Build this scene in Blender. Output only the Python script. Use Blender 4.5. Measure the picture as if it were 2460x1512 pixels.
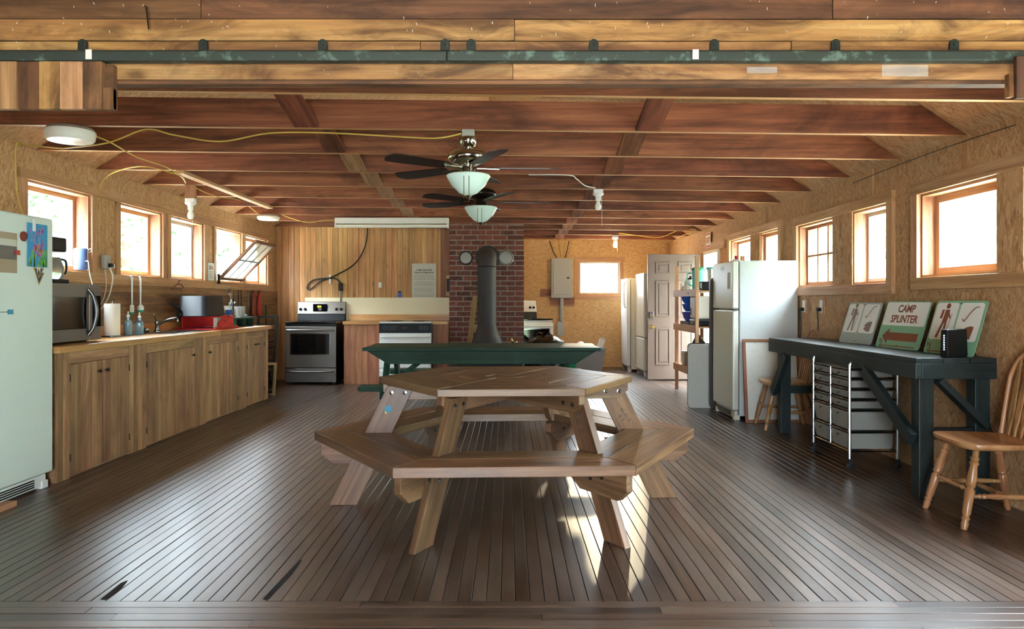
import bpy, math, random
from mathutils import Matrix, Vector, Euler
random.seed(7)
for o in list(bpy.data.objects): bpy.data.objects.remove(o)
SC = bpy.context.scene
COL = SC.collection
PI = math.pi
# ---------------------------------------------------------------- camera
F, VX, HY, EYE = 1770.0, 1220.0, 725.0, 1.2        # focal length in pixels, vanishing point, eye height
cam = bpy.data.cameras.new('camera'); cam_o = bpy.data.objects.new('camera', cam); COL.objects.link(cam_o)
cam.sensor_fit = 'HORIZONTAL'; cam.sensor_width = 36; cam.lens = F / 2460 * 36
cam.shift_x = (1230 - VX) / 2460; cam.shift_y = (HY - 756) / 2460
cam.clip_start = 0.05; cam.clip_end = 300
cam_o.location = (0, 0, EYE); cam_o.rotation_euler = (PI / 2, 0, 0)
SC.camera = cam_o
# ---------------------------------------------------------------- light
W = bpy.data.worlds.new('sky'); SC.world = W; W.use_nodes = True
bg = W.node_tree.nodes['Background']; bg.inputs[0].default_value = (0.74, 0.87, 1.0, 1)     # overcast sky, three times brighter overhead than at the horizon
wn_ = W.node_tree.nodes; wl_ = W.node_tree.links
tcw = wn_.new('ShaderNodeTexCoord'); sep = wn_.new('ShaderNodeSeparateXYZ'); mr = wn_.new('ShaderNodeMapRange')
wl_.new(tcw.outputs['Generated'], sep.inputs[0]); wl_.new(sep.outputs['Z'], mr.inputs['Value'])
mr.inputs['From Min'].default_value = 0; mr.inputs['From Max'].default_value = 1; mr.inputs['To Min'].default_value = 4.5; mr.inputs['To Max'].default_value = 19.0
wl_.new(mr.outputs[0], bg.inputs[1])
sun = bpy.data.lights.new('sun', 'SUN'); sun.energy = 0.09; sun.angle = 0.009; sun.color = (1.0, 0.80, 0.52)
sun_o = bpy.data.objects.new('sun', sun); COL.objects.link(sun_o)
sd = Vector((-0.128, -1.0, -math.tan(math.radians(10.2))))
sun_o.rotation_euler = sd.to_track_quat('-Z', 'Y').to_euler()
def portal(x, y, z, w, h, direction):
    l = bpy.data.lights.new('window_portal', 'AREA'); l.shape = 'RECTANGLE'; l.size = w; l.size_y = h
    l.cycles.is_portal = True
    o = bpy.data.objects.new('window_portal', l); COL.objects.link(o); o.location = (x, y, z)
    o.rotation_euler = Vector(direction).to_track_quat('-Z', 'Y').to_euler()
SC.view_settings.view_transform = 'Standard'; SC.view_settings.look = 'None'
SC.view_settings.gamma = 1; SC.view_settings.use_curve_mapping = False
SC.view_settings.exposure = 2.65
# ---------------------------------------------------------------- helpers
def px(x, y, Y): return ((x - VX) / F * Y, Y, EYE + (HY - y) / F * Y)
def PX(x, Y): return (x - VX) / F * Y
def PZ(y, Y): return EYE + (HY - y) / F * Y
def lin(h):
    h = h.lstrip('#'); r = []
    for i in (0, 2, 4):
        c = int(h[i:i+2], 16) / 255
        r.append(c / 12.92 if c <= 0.04045 else ((c + 0.055) / 1.055) ** 2.4)
    return (r[0], r[1], r[2], 1)
class MB:
    def __init__(s, grain=0): s.v = []; s.f = []; s.g = []; s.grain = grain; s.M = Matrix()
    def add(s, vs, fs, gs=None):
        n = len(s.v)
        for i, p in enumerate(vs):
            p = Vector(p); s.v.append(s.M @ p)
            if gs: s.g.append(gs[i])
            else:
                k = s.grain; s.g.append((p[k], p[(k+1) % 3], p[(k+2) % 3]))
        for f in fs: s.f.append([i + n for i in f])
        return s
    def box(s, x0, x1, y0, y1, z0, z1):
        return s.add([(x0,y0,z0),(x1,y0,z0),(x1,y1,z0),(x0,y1,z0),(x0,y0,z1),(x1,y0,z1),(x1,y1,z1),(x0,y1,z1)],
            [(3,2,1,0),(4,5,6,7),(0,1,5,4),(1,2,6,5),(2,3,7,6),(3,0,4,7)])
    def bar(s, a, b, w, h, up=(0,0,1)):
        a = Vector(a); b = Vector(b); t = (b - a); L = t.length; t.normalize()
        u = Vector(up); sd_ = t.cross(u)
        if sd_.length < 1e-4: sd_ = t.cross(Vector((1,0,0)))
        sd_.normalize(); u = sd_.cross(t)
        vs = []; gs = []
        for k in (0, 1):
            for i, j in ((-1,-1),(1,-1),(1,1),(-1,1)):
                vs.append((a if k == 0 else b) + sd_ * (i*w/2) + u * (j*h/2)); gs.append((k*L, i*w/2, j*h/2))
        return s.add(vs, [(0,1,2,3),(7,6,5,4),(0,4,5,1),(1,5,6,2),(2,6,7,3),(3,7,4,0)], gs)
    def prism(s, poly, a0, a1, plane='xy', gdir=None):
        def m(p, a):
            if plane == 'xy': return (p[0], p[1], a)
            if plane == 'xz': return (p[0], a, p[1])
            return (a, p[0], p[1])
        n = len(poly); area = sum(poly[i][0]*poly[(i+1)%n][1]-poly[(i+1)%n][0]*poly[i][1] for i in range(n))
        if area < 0: poly = poly[::-1]
        vs = [m(p, a0) for p in poly] + [m(p, a1) for p in poly]
        fs = [tuple(range(n))[::-1], tuple(range(n, 2*n))] + [(i, (i+1)%n, (i+1)%n+n, i+n) for i in range(n)]
        if (plane == 'xz') != (a1 < a0): fs = [f[::-1] for f in fs]
        gs = None
        if gdir:
            d = Vector(gdir).normalized(); e = Vector((-d[1], d[0]))
            gs = [(Vector(p).dot(d), Vector(p).dot(e), a) for a in (a0, a1) for p in poly]
        return s.add(vs, fs, gs)
    def tube(s, pts, r, n=8, closed=False, caps=True):
        pts = [Vector(p) for p in pts]; m = len(pts); rs = r if isinstance(r, (list, tuple)) else [r]*m
        vs = []; gs = []; fs = []; prev = None; L = 0
        for i, p in enumerate(pts):
            if closed: t = pts[(i+1)%m] - pts[i-1]
            else: t = pts[min(i+1, m-1)] - pts[max(i-1, 0)]
            t.normalize()
            if prev is None:
                u = t.orthogonal().normalized()
            else:
                u = (prev - t * prev.dot(t))
                u = u.normalized() if u.length > 1e-5 else t.orthogonal().normalized()
            prev = u; w = t.cross(u)
            if i: L += (p - pts[i-1]).length
            for k in range(n):
                a = 2*PI*k/n; q = u*math.cos(a)*rs[i] + w*math.sin(a)*rs[i]
                vs.append(p + q); gs.append((L, math.cos(a)*rs[i], math.sin(a)*rs[i]))
        for i in range(m if closed else m-1):
            j = (i+1) % m
            for k in range(n):
                l = (k+1) % n; fs.append((i*n+k, i*n+l, j*n+l, j*n+k))
        if caps and not closed: fs += [tuple(range(n))[::-1], tuple(range((m-1)*n, m*n))]
        return s.add(vs, fs, gs)
    def lathe(s, prof, n=24, c=(0,0,0), axis='z'):
        vs = []; fs = []; gs = []
        for i, (r, z) in enumerate(prof):
            for k in range(n):
                a = 2*PI*k/n; x, y = max(r, 1e-4)*math.cos(a), max(r, 1e-4)*math.sin(a)
                q = (x, y, z) if axis == 'z' else ((z, x, y) if axis == 'x' else (y, z, x))
                vs.append((q[0]+c[0], q[1]+c[1], q[2]+c[2])); gs.append((z, x, y))
        for i in range(len(prof)-1):
            for k in range(n):
                l = (k+1) % n; fs.append((i*n+k, i*n+l, (i+1)*n+l, (i+1)*n+k))
        up = prof[-1][1] >= prof[0][1]
        m = len(prof)
        fs += [tuple(range(n))[::-1], tuple(range((m-1)*n, m*n))]
        if not up: fs = [f[::-1] for f in fs]
        return s.add(vs, fs, gs)
    def mesh(s, name):
        me = bpy.data.meshes.new(name); me.from_pydata([tuple(v) for v in s.v], [], s.f)
        a = me.attributes.new('gr', 'FLOAT_VECTOR', 'POINT')
        a.data.foreach_set('vector', [c for g in s.g for c in g])
        return me
    def build(s, name, mat, parent=None, smooth=False, bevel=0, seg=2):
        me = s.mesh(name); o = bpy.data.objects.new(name, me); COL.objects.link(o)
        mats = mat if isinstance(mat, (list, tuple)) else [mat]
        for m in mats: me.materials.append(M[m])
        if parent: o.parent = parent
        if smooth:
            me.polygons.foreach_set('use_smooth', [True]*len(me.polygons)); me.set_sharp_from_angle(angle=math.radians(smooth if smooth is not True else 42))
        if bevel:
            b = o.modifiers.new('bevel', 'BEVEL'); b.width = bevel; b.segments = seg; b.limit_method = 'ANGLE'; b.angle_limit = math.radians(40)
        return o
def thing(name, label, cat, loc=(0,0,0), rz=0, group=None):
    o = bpy.data.objects.new(name, None); COL.objects.link(o); o.empty_display_size = 0.1
    o.location = loc; o.rotation_euler = (0, 0, rz); return tag(o, label, cat, group)
def tag(o, label, cat, group=None):
    o['label'] = label; o['category'] = cat
    if group: o['group'] = group
    return o
def struct(o, label=None):
    o['kind'] = 'structure'
    if label: o['label'] = label
    return o
def copy_tree(o, parent=None):
    c = o.copy(); COL.objects.link(c); c.parent = parent
    for ch in list(o.children): copy_tree(ch, c)
    return c
def text(name, s, size, mat, parent, mtx, extrude=0.0006, align='CENTER', sx=1.0, spacing=1.0, bold=0.0):
    cu = bpy.data.curves.new('t', 'FONT'); cu.body = s; cu.size = size; cu.align_x = align; cu.align_y = 'CENTER'
    cu.extrude = extrude; cu.space_line = spacing; cu.offset = bold; cu.resolution_u = 3
    t = bpy.data.objects.new('t', cu); COL.objects.link(t)
    dg = bpy.context.evaluated_depsgraph_get(); me = bpy.data.meshes.new_from_object(t.evaluated_get(dg))
    bpy.data.objects.remove(t); bpy.data.curves.remove(cu)
    me.transform(mtx @ Matrix.Diagonal((sx, 1, 1, 1))); me.name = name
    me.materials.clear(); me.materials.append(M[mat])
    o = bpy.data.objects.new(name, me); COL.objects.link(o); o.parent = parent
    return o
def frame(origin, xdir, ydir):
    x = Vector(xdir).normalized(); y = Vector(ydir); y = (y - x*y.dot(x)).normalized(); z = x.cross(y)
    return Matrix(((x[0],y[0],z[0],origin[0]),(x[1],y[1],z[1],origin[1]),(x[2],y[2],z[2],origin[2]),(0,0,0,1)))
def arc(c, r, a0, a1, n, plane='xz', ry=None):
    out = []
    for i in range(n+1):
        a = a0 + (a1-a0)*i/n; p, q = r*math.cos(a), (ry or r)*math.sin(a)
        out.append({'xz': (c[0]+p, c[1], c[2]+q), 'xy': (c[0]+p, c[1]+q, c[2]), 'yz': (c[0], c[1]+p, c[2]+q)}[plane])
    return out
def smooth_path(pts, n=6):
    P = [Vector(p) for p in pts]; P = [P[0]] + P + [P[-1]]; out = []
    for i in range(1, len(P)-2):
        for k in range(n):
            t = k/n; a, b, c, d = P[i-1], P[i], P[i+1], P[i+2]
            out.append(0.5*((2*b) + (c-a)*t + (2*a-5*b+4*c-d)*t*t + (3*b-a-3*c+d)*t**3))
    out.append(P[-2]); return out
def cable(name, pts, r, mat, parent=None, n=6): return MB().tube(smooth_path(pts), r, n).build(name, mat, parent, smooth=True)
# ---------------------------------------------------------------- materials
M = {}
class NT:
    def __init__(s, name):
        m = bpy.data.materials.new(name); m.use_nodes = True; M[name] = m; s.t = m.node_tree; s.m = m
        s.b = s.t.nodes['Principled BSDF']
    def n(s, kind, **kw):
        x = s.t.nodes.new(kind)
        for k, v in kw.items(): setattr(x, k, v)
        return x
    def l(s, a, b): s.t.links.new(a, b)
    def ramp(s, fac, stops, interp='LINEAR'):
        r = s.n('ShaderNodeValToRGB'); e = r.color_ramp.elements; r.color_ramp.interpolation = interp
        while len(e) < len(stops): e.new(0.5)
        for i, (p, c) in enumerate(stops): e[i].position = p; e[i].color = c
        s.l(fac, r.inputs[0]); return r.outputs[0]
    def mix(s, fac, a, b, mode='MIX'):
        x = s.n('ShaderNodeMix', data_type='RGBA', blend_type=mode)
        for i, v in ((0, fac), (6, a), (7, b)):
            if hasattr(v, 'default_value') or hasattr(v, 'is_linked'): s.l(v, x.inputs[i])
            else: x.inputs[i].default_value = v
        return x.outputs[2]
    def math(s, op, a, b=None):
        x = s.n('ShaderNodeMath', operation=op)
        for i, v in ((0, a), (1, b)):
            if v is None: continue
            if hasattr(v, 'is_linked'): s.l(v, x.inputs[i])
            else: x.inputs[i].default_value = v
        return x.outputs[0]
def plain(name, c, rough=0.5, metal=0.0, spec=0.5, emit=0, trans=0, coat=0):
    t = NT(name); b = t.b; b.inputs['Base Color'].default_value = lin(c); b.inputs['Roughness'].default_value = rough
    b.inputs['Metallic'].default_value = metal; b.inputs['Specular IOR Level'].default_value = spec
    if emit: b.inputs['Emission Color'].default_value = lin(c); b.inputs['Emission Strength'].default_value = emit
    if trans: b.inputs['Transmission Weight'].default_value = trans
    if coat: b.inputs['Coat Weight'].default_value = coat
    return t
def gr(t, sx, sy, sz):
    a = t.n('ShaderNodeAttribute', attribute_name='gr'); oi = t.n('ShaderNodeObjectInfo')
    mul = t.n('ShaderNodeVectorMath', operation='SCALE'); cx = t.n('ShaderNodeCombineXYZ')
    t.l(oi.outputs['Random'], cx.inputs[0]); r2 = t.math('MULTIPLY', oi.outputs['Random'], 7.31); r3 = t.math('MULTIPLY', oi.outputs['Random'], 3.77)
    t.l(r2, cx.inputs[1]); t.l(r3, cx.inputs[2]); t.l(cx.outputs[0], mul.inputs[0]); mul.inputs['Scale'].default_value = 41.0
    ad = t.n('ShaderNodeVectorMath', operation='ADD'); t.l(a.outputs['Vector'], ad.inputs[0]); t.l(mul.outputs[0], ad.inputs[1])
    m = t.n('ShaderNodeVectorMath', operation='MULTIPLY'); t.l(ad.outputs[0], m.inputs[0]); m.inputs[1].default_value = (sx, sy, sz)
    return m.outputs[0], oi.outputs['Random'], ad.outputs[0]
def noise(t, vec, scale, detail=4, rough=0.55, dist=0.0):
    x = t.n('ShaderNodeTexNoise'); t.l(vec, x.inputs['Vector']); x.inputs['Scale'].default_value = scale
    x.inputs['Detail'].default_value = detail; x.inputs['Roughness'].default_value = rough; x.inputs['Distortion'].default_value = dist
    return x.outputs['Fac']
def wood(name, dark, mid, light, rough=0.6, fine=1.0, var=0.25, stain=None, stain_amt=0.35, stain_scale=2.0, bump=0.25, spec=0.4, knots=0.0, rvar=0.0):
    """grain runs along the first grain coordinate; every board has its own offset and tone"""
    t = NT(name); v, rnd, raw = gr(t, 1.1*fine, 26*fine, 26*fine)
    n1 = noise(t, v, 1.0, 6, 0.62, 0.6)
    c = t.ramp(n1, [(0.30, lin(dark)), (0.5, lin(mid)), (0.72, lin(light))])
    n2 = noise(t, v, 4.5, 3, 0.6)
    c = t.mix(0.35, c, t.ramp(n2, [(0.35, (0.45, 0.45, 0.45, 1)), (0.6, (1, 1, 1, 1))]), 'MULTIPLY')
    if stain:
        m = t.n('ShaderNodeVectorMath', operation='MULTIPLY'); t.l(raw, m.inputs[0]); m.inputs[1].default_value = (1.0, 3.2, 3.2)
        n3 = noise(t, m.outputs[0], stain_scale, 5, 0.65, 0.8)
        c = t.mix(t.ramp(n3, [(0.44, (0, 0, 0, 1)), (0.64, (stain_amt,)*3 + (1,))]), c, lin(stain))
    if knots:
        m = t.n('ShaderNodeVectorMath', operation='MULTIPLY'); t.l(raw, m.inputs[0]); m.inputs[1].default_value = (3.0, 7.0, 7.0)
        vo = t.n('ShaderNodeTexVoronoi'); t.l(m.outputs[0], vo.inputs['Vector']); vo.inputs['Scale'].default_value = 0.8
        c = t.mix(t.ramp(vo.outputs['Distance'], [(0.06, (knots,)*3 + (1,)), (0.16, (0, 0, 0, 1))]), c, lin('#3a2412'))
    hs = t.n('ShaderNodeHueSaturation'); t.l(c, hs.inputs['Color'])
    wn = t.n('ShaderNodeTexWhiteNoise', noise_dimensions='1D'); t.l(rnd, wn.inputs['W'])
    t.l(t.math('ADD', t.math('MULTIPLY', wn.outputs['Value'], 2*var), 1 - var), hs.inputs['Value'])
    t.l(t.math('ADD', t.math('MULTIPLY', rnd, 0.016), 0.487), hs.inputs['Hue'])
    t.l(hs.outputs[0], t.b.inputs['Base Color'])
    if rvar: t.l(t.math('ADD', t.math('MULTIPLY', n1, rvar), rough - rvar/2), t.b.inputs['Roughness'])
    else: t.b.inputs['Roughness'].default_value = rough
    t.b.inputs['Specular IOR Level'].default_value = spec
    bp = t.n('ShaderNodeBump'); bp.inputs['Strength'].default_value = bump; bp.inputs['Distance'].default_value = 0.002
    t.l(n2, bp.inputs['Height']); t.l(bp.outputs[0], t.b.inputs['Normal'])
    return t
def osb(name, tones, gdark):
    t = NT(name); tc = t.n('ShaderNodeAttribute', attribute_name='gr'); base = None
    for k, (ang, sc) in enumerate(((1.45, 1.0), (0.6, 1.1), (2.35, 0.95), (1.0, 0.9), (1.95, 1.05))):
        mp = t.n('ShaderNodeMapping'); t.l(tc.outputs['Vector'], mp.inputs[0])
        mp.inputs['Rotation'].default_value = (ang, 0, 0); mp.inputs['Location'].default_value = (0, k*3.7, k*1.9)
        m2 = t.n('ShaderNodeVectorMath', operation='MULTIPLY'); t.l(mp.outputs[0], m2.inputs[0]); m2.inputs[1].default_value = (14, 17*sc, 95*sc)
        vo = t.n('ShaderNodeTexVoronoi'); t.l(m2.outputs[0], vo.inputs['Vector']); vo.inputs['Scale'].default_value = 1.0
        bw = t.n('ShaderNodeRGBToBW'); t.l(vo.outputs['Color'], bw.inputs[0])
        c = t.ramp(bw.outputs[0], [(0.12, lin(gdark)), (0.3, lin(tones[0])), (0.6, lin(tones[1])), (0.85, lin(tones[2]))])
        if base is None: base = c
        else:
            nz = noise(t, m2.outputs[0], 0.55, 3, 0.6)
            base = t.mix(t.ramp(nz, [(0.50, (0, 0, 0, 1)), (0.56, (1, 1, 1, 1))]), base, c)
    big = noise(t, tc.outputs['Vector'], 1.3, 3)
    base = t.mix(0.35, base, t.ramp(big, [(0.3, (0.7, 0.66, 0.62, 1)), (0.65, (1, 1, 1, 1))]), 'MULTIPLY')
    oi = t.n('ShaderNodeObjectInfo'); hs = t.n('ShaderNodeHueSaturation'); t.l(base, hs.inputs['Color'])
    t.l(t.math('ADD', t.math('MULTIPLY', oi.outputs['Random'], 0.12), 0.94), hs.inputs['Value'])
    t.l(hs.outputs[0], t.b.inputs['Base Color']); t.b.inputs['Roughness'].default_value = 0.7; t.b.inputs['Specular IOR Level'].default_value = 0.3
def worn(name, c, wear, amt=0.3, scale=9, rough=0.5, metal=0.0, spec=0.5, bump=0.1):
    """paint or metal with scuffs that have a shape of their own"""
    t = NT(name); tc = t.n('ShaderNodeTexCoord'); n1 = noise(t, tc.outputs['Object'], scale, 6, 0.65)
    t.l(t.mix(t.ramp(n1, [(0.55, (0, 0, 0, 1)), (0.68, (amt,)*3 + (1,))]), lin(c), lin(wear)), t.b.inputs['Base Color'])
    t.b.inputs['Roughness'].default_value = rough; t.b.inputs['Metallic'].default_value = metal; t.b.inputs['Specular IOR Level'].default_value = spec
    bp = t.n('ShaderNodeBump'); bp.inputs['Strength'].default_value = bump; bp.inputs['Distance'].default_value = 0.003
    t.l(noise(t, tc.outputs['Object'], scale*6, 3), bp.inputs['Height']); t.l(bp.outputs[0], t.b.inputs['Normal'])
    return t
wood('floor_wood', '#271b13', '#402e21', '#5c4635', 0.36, 0.45, 0.20, '#6f6156', 0.45, 0.7, 0.18, 0.5, rvar=0.14)
M['floor_wood'].node_tree.nodes['Principled BSDF'].inputs['Coat Weight'].default_value = 0.4; M['floor_wood'].node_tree.nodes['Principled BSDF'].inputs['Coat Roughness'].default_value = 0.30
wood('header_wood', '#8a5f3a', '#b78850', '#cfa970', 0.6, 0.7, 0.12, '#55371f', 0.85, 2.4, 0.25, 0.35, knots=0.6)
wood('header_brown', '#573a24', '#7a5436', '#946a46', 0.6, 0.7, 0.15, '#33231a', 0.7, 2.0, 0.25, 0.35)
wood('tie_wood', '#5c3420', '#8c5436', '#a56c48', 0.6, 0.7, 0.25, '#2f170c', 0.6, 1.0, 0.2, 0.35, knots=0.5)
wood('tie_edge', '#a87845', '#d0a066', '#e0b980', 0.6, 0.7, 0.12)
wood('pine', '#a87c52', '#c99c70', '#d8b58c', 0.55, 0.8, 0.10, '#a87a48', 0.35, 1.5, 0.15, 0.35, knots=0.5)
wood('redwood', '#774c32', '#9d6e4a', '#b68c66', 0.55, 0.8, 0.12, '#5c2f19', 0.4, 2.0)
wood('wall_plank', '#a27040', '#ca9858', '#dcb278', 0.5, 0.6, 0.12, '#7d5630', 0.4, 0.6, 0.15, 0.4, knots=0.4)
wood('cabinet_wood', '#85603e', '#b0875c', '#c8a177', 0.5, 0.8, 0.20, '#6a4a33', 0.6, 1.2, 0.2, 0.4, knots=0.3)
wood('counter_wood', '#b57b3d', '#cf9a58', '#dcb07a', 0.3, 0.5, 0.06, '#b98648', 0.4, 1.0, 0.05, 0.5)
wood('back_plank', '#6a4a2c', '#8f6840', '#a98453', 0.6, 0.7, 0.2, '#4a321e', 0.5, 1.5)
wood('table_wood', '#563c28', '#805e3f', '#a07d58', 0.42, 0.8, 0.15, '#4c3820', 0.5, 1.6, 0.3, 0.5, knots=0.5, rvar=0.15)
wood('chair_wood', '#875c34', '#ad7f50', '#c39a68', 0.28, 0.8, 0.08, None, 0, 1, 0.08, 0.5)
wood('green_wood', '#10261b', '#163725', '#1f4732', 0.55, 0.8, 0.08, '#2f5043', 0.4, 2.0, 0.3, 0.3)
wood('bench_wood', '#161e1d', '#1d2726', '#27312f', 0.42, 0.8, 0.08, '#3c4643', 0.35, 2.0, 0.3, 0.4)
wood('stick_wood', '#6e5836', '#94794c', '#aa9062', 0.8)
wood('red_plank', '#7c4e32', '#a06c48', '#b58861', 0.55, 0.7, 0.15, '#6b3a20', 0.4, 1.0)
osb('osb', ('#bb8f60', '#cba074', '#d9b28a'), '#a2764c')
osb('osb_gold', ('#cda068', '#d8ae78', '#e3bf8e'), '#b58a56')
plain('dark_void', '#0c0a08', 0.9); plain('black_plastic', '#0c0c0d', 0.45, 0, 0.3); plain('black_metal', '#15130f', 0.5, 0.3)
plain('black_glass', '#08090b', 0.08, 0, 0.6); plain('white_plastic', '#e6e6e0', 0.4); plain('white_enamel', '#e4e6e2', 0.25)
plain('beige_plastic', '#d9d2bd', 0.45); plain('chrome', '#8f8f8f', 0.2, 1.0); plain('steel_dark', '#6c6a68', 0.3, 0.9)
plain('nickel', '#b9b2a6', 0.18, 1.0); plain('brass', '#c9a860', 0.25, 1.0); plain('dark_bronze', '#2a211c', 0.3, 0.7)
plain('cable_yellow', '#d3b352', 0.5); plain('cable_white', '#dcd9cd', 0.5); plain('cable_black', '#100f0f', 0.5)
plain('red_paint', '#b8201d', 0.4); plain('red_cloth', '#c23a2c', 0.8); plain('blue_plastic', '#2456b8', 0.3); plain('teal_plastic', '#7fd0c0', 0.3)
plain('speaker_blue', '#5f78ad', 0.6); plain('paper', '#e9e6dc', 0.8); plain('paper_grey', '#c9c6b8', 0.8); plain('ink', '#3a3a38', 0.8); plain('ink_faint', '#8f8d82', 0.8)
plain('ink_red', '#d2402c', 0.7); plain('gold_mark', '#c7a544', 0.5); plain('navy_mark', '#26304f', 0.5); plain('sky_mark', '#3f88a3', 0.6)
plain('pink_paint', '#c77ab0', 0.7); plain('blue_paint', '#3f94c4', 0.7); plain('lime_paint', '#7fc242', 0.7); plain('orange_paint', '#d98a4a', 0.7)
plain('photo_brown', '#a8937a', 0.6); plain('photo_dark', '#6f675f', 0.6); plain('sign_green', '#86b894', 0.4); plain('sign_white', '#eef0ec', 0.35)
plain('sign_brown', '#8a4f36', 0.5); plain('rust_red', '#7e2f22', 0.6); plain('grey_paint', '#a8a79e', 0.45); plain('grey_tote', '#a2a3a6', 0.4)
plain('bone_panel', '#e3d6b3', 0.5); plain('drawer_grey', '#8e8d85', 0.35); plain('sign_faded_sheen', '#aebdb6', 0.3); plain('faded_sheen_brown', '#8d7a72', 0.4); plain('bag_black', '#0b0a0a', 0.25); plain('green_plastic', '#1f9c70', 0.4)
plain('yellow_mark', '#e2c92f', 0.5); plain('rubber', '#141414', 0.7); plain('purple_plastic', '#4a48a8', 0.4); plain('tan_enamel', '#d9d3bf', 0.35)
plain('led', '#cfe0ff', 0.5, emit=4); plain('red_led', '#ff3322', 0.5, emit=1.0); plain('lamp_tube', '#f4f1e6', 0.35); plain('shade_glass', '#d6ece2', 0.2, 0, 0.5)
plain('bulb', '#ffdca0', 0.4, emit=110); plain('green_leaf', '#55754a', 0.7); plain('overexposed_leaf', '#a9bd98', 0.7); plain('bark', '#4c3c2c', 0.9); plain('grass', '#b2ad9c', 0.9); plain('blade_brown', '#2a1a14', 0.4)
plain('clear_soap', '#9cc4d6', 0.1, 0, 0.5, trans=0.6); plain('glass_jug', '#d5dad6', 0.08, 0, 0.5, trans=0.7)
worn('fridge_white', '#d8e2da', '#ccd8cf', 0.3, 14, 0.42, 0, 0.5, 0.12); worn('fridge_side', '#c3c8c5', '#b5b1a6', 0.35, 22, 0.4)
worn('fridge_cream', '#d8d9c8', '#c6c7b6', 0.4, 12, 0.3); worn('panel_white', '#cdcdc2', '#aaa596', 0.3, 26, 0.5); worn('track_green', '#39423c', '#7f9c8d', 0.6, 16, 0.55, 0.3)
worn('bracket_green', '#262e28', '#4c5a4f', 0.4, 40, 0.6, 0.3, 0.5, 0.4)
worn('stainless', '#7f7b75', '#706c67', 0.3, 3, 0.34, 0.95); worn('slate_steel', '#6d6562', '#5d5653', 0.3, 5, 0.38, 0.8)
worn('stove_iron', '#3a3535', '#4a4442', 0.3, 5, 0.6, 0.2); worn('brown_door', '#5a483e', '#68554a', 0.3, 3, 0.45); worn('mortar', '#9d9386', '#75695d', 0.5, 30, 0.9)
worn('brown_plastic', '#3d2f29', '#54453d', 0.3, 5, 0.4); worn('pan_black', '#1b1d22', '#26282d', 0.4, 8, 0.5); worn('flue_tin', '#8a8880', '#6d6b64', 0.4, 12, 0.5, 0.6)
def brick_mat():
    t = NT('brick'); oi = t.n('ShaderNodeObjectInfo'); tc = t.n('ShaderNodeAttribute', attribute_name='gr')
    c = t.ramp(oi.outputs['Random'], [(0.0, lin('#4f2a22')), (0.35, lin('#6b382c')), (0.7, lin('#7d4435')), (1.0, lin('#5c352d'))])
    n1 = noise(t, tc.outputs['Vector'], 28, 5, 0.7)
    c = t.mix(t.ramp(n1, [(0.5, (0, 0, 0, 1)), (0.72, (0.4,)*3 + (1,))]), c, lin('#a58a7a'))
    t.l(c, t.b.inputs['Base Color']); t.b.inputs['Roughness'].default_value = 0.85
    bp = t.n('ShaderNodeBump'); bp.inputs['Strength'].default_value = 0.5; bp.inputs['Distance'].default_value = 0.004
    t.l(n1, bp.inputs['Height']); t.l(bp.outputs[0], t.b.inputs['Normal'])
brick_mat()
def pane_mat(name, tint, gloss=0.06):
    t = NT(name); t.t.nodes.remove(t.b); out = t.t.nodes['Material Output']
    tr = t.n('ShaderNodeBsdfTransparent'); tr.inputs[0].default_value = tint; gl = t.n('ShaderNodeBsdfGlossy'); gl.inputs['Roughness'].default_value = 0.02
    mx = t.n('ShaderNodeMixShader'); mx.inputs[0].default_value = gloss; t.l(tr.outputs[0], mx.inputs[1]); t.l(gl.outputs[0], mx.inputs[2]); t.l(mx.outputs[0], out.inputs[0])
pane_mat('window_glass', (0.96, 0.98, 0.97, 1)); plain('tape_clear', '#f2efe6', 0.15).b.inputs['Alpha'].default_value = 0.16; plain('white_sheen_pane', '#eef0e6', 0.3).b.inputs['Alpha'].default_value = 0.55; M['white_sheen_pane'].node_tree.nodes['Principled BSDF'].inputs['Transmission Weight'].default_value = 0.3; pane_mat('bag_clear', (0.9, 0.91, 0.92, 1), 0.25)  # bright reflection on the hopper panes is put into a milky base colour
# ================================================================ the setting
XL, XR, YF, YP, YB = -3.55, 2.95, 2.95, 11.3, 13.5
def tie_z(x): return 2.27 + (XR - x) / (XR - XL) * 0.07
# ---------------------------------------------------------------- floor
floor = struct(MB(1).box(XL-0.1, XR+0.1, -2.6, YB+0.1, -0.10, -0.022).build('floor', 'dark_void'), 'worn dark brown strip wood floor')
pieces = []
pitch = 0.0587
x = XL
while x < XR - 0.01:
    y = YF
    while y < YB - 0.01:
        L = random.uniform(2.2, 4.6)
        if y + L > YB - 1.0: L = YB - y
        pieces.append(('y', x, min(x + pitch, XR), y, y + L)); y += L
    x += pitch
y = YF
while y > -2.4:
    a = XL
    while a < XR - 0.01:
        L = random.uniform(1.6, 3.4)
        if a + L > XR - 0.8: L = XR - a
        pieces.append(('x', a, a + L, y - pitch, y)); a += L
    y -= pitch
def shown(p):
    d, x0, x1, y0, y1 = p; A = 0
    for i in range(8):
        if d == 'y': yy = y0 + (y1-y0)*(i+0.5)/8; xx = (x0+x1)/2; da = (x1-x0)*(y1-y0)/8
        else: yy = (y0+y1)/2; xx = x0 + (x1-x0)*(i+0.5)/8; da = (x1-x0)*(y1-y0)/8
        if yy < 2.6: continue
        u = VX + xx/yy*F
        if -60 < u < 2520: A += da / yy**3
    return -A
pieces.sort(key=shown)
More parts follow.
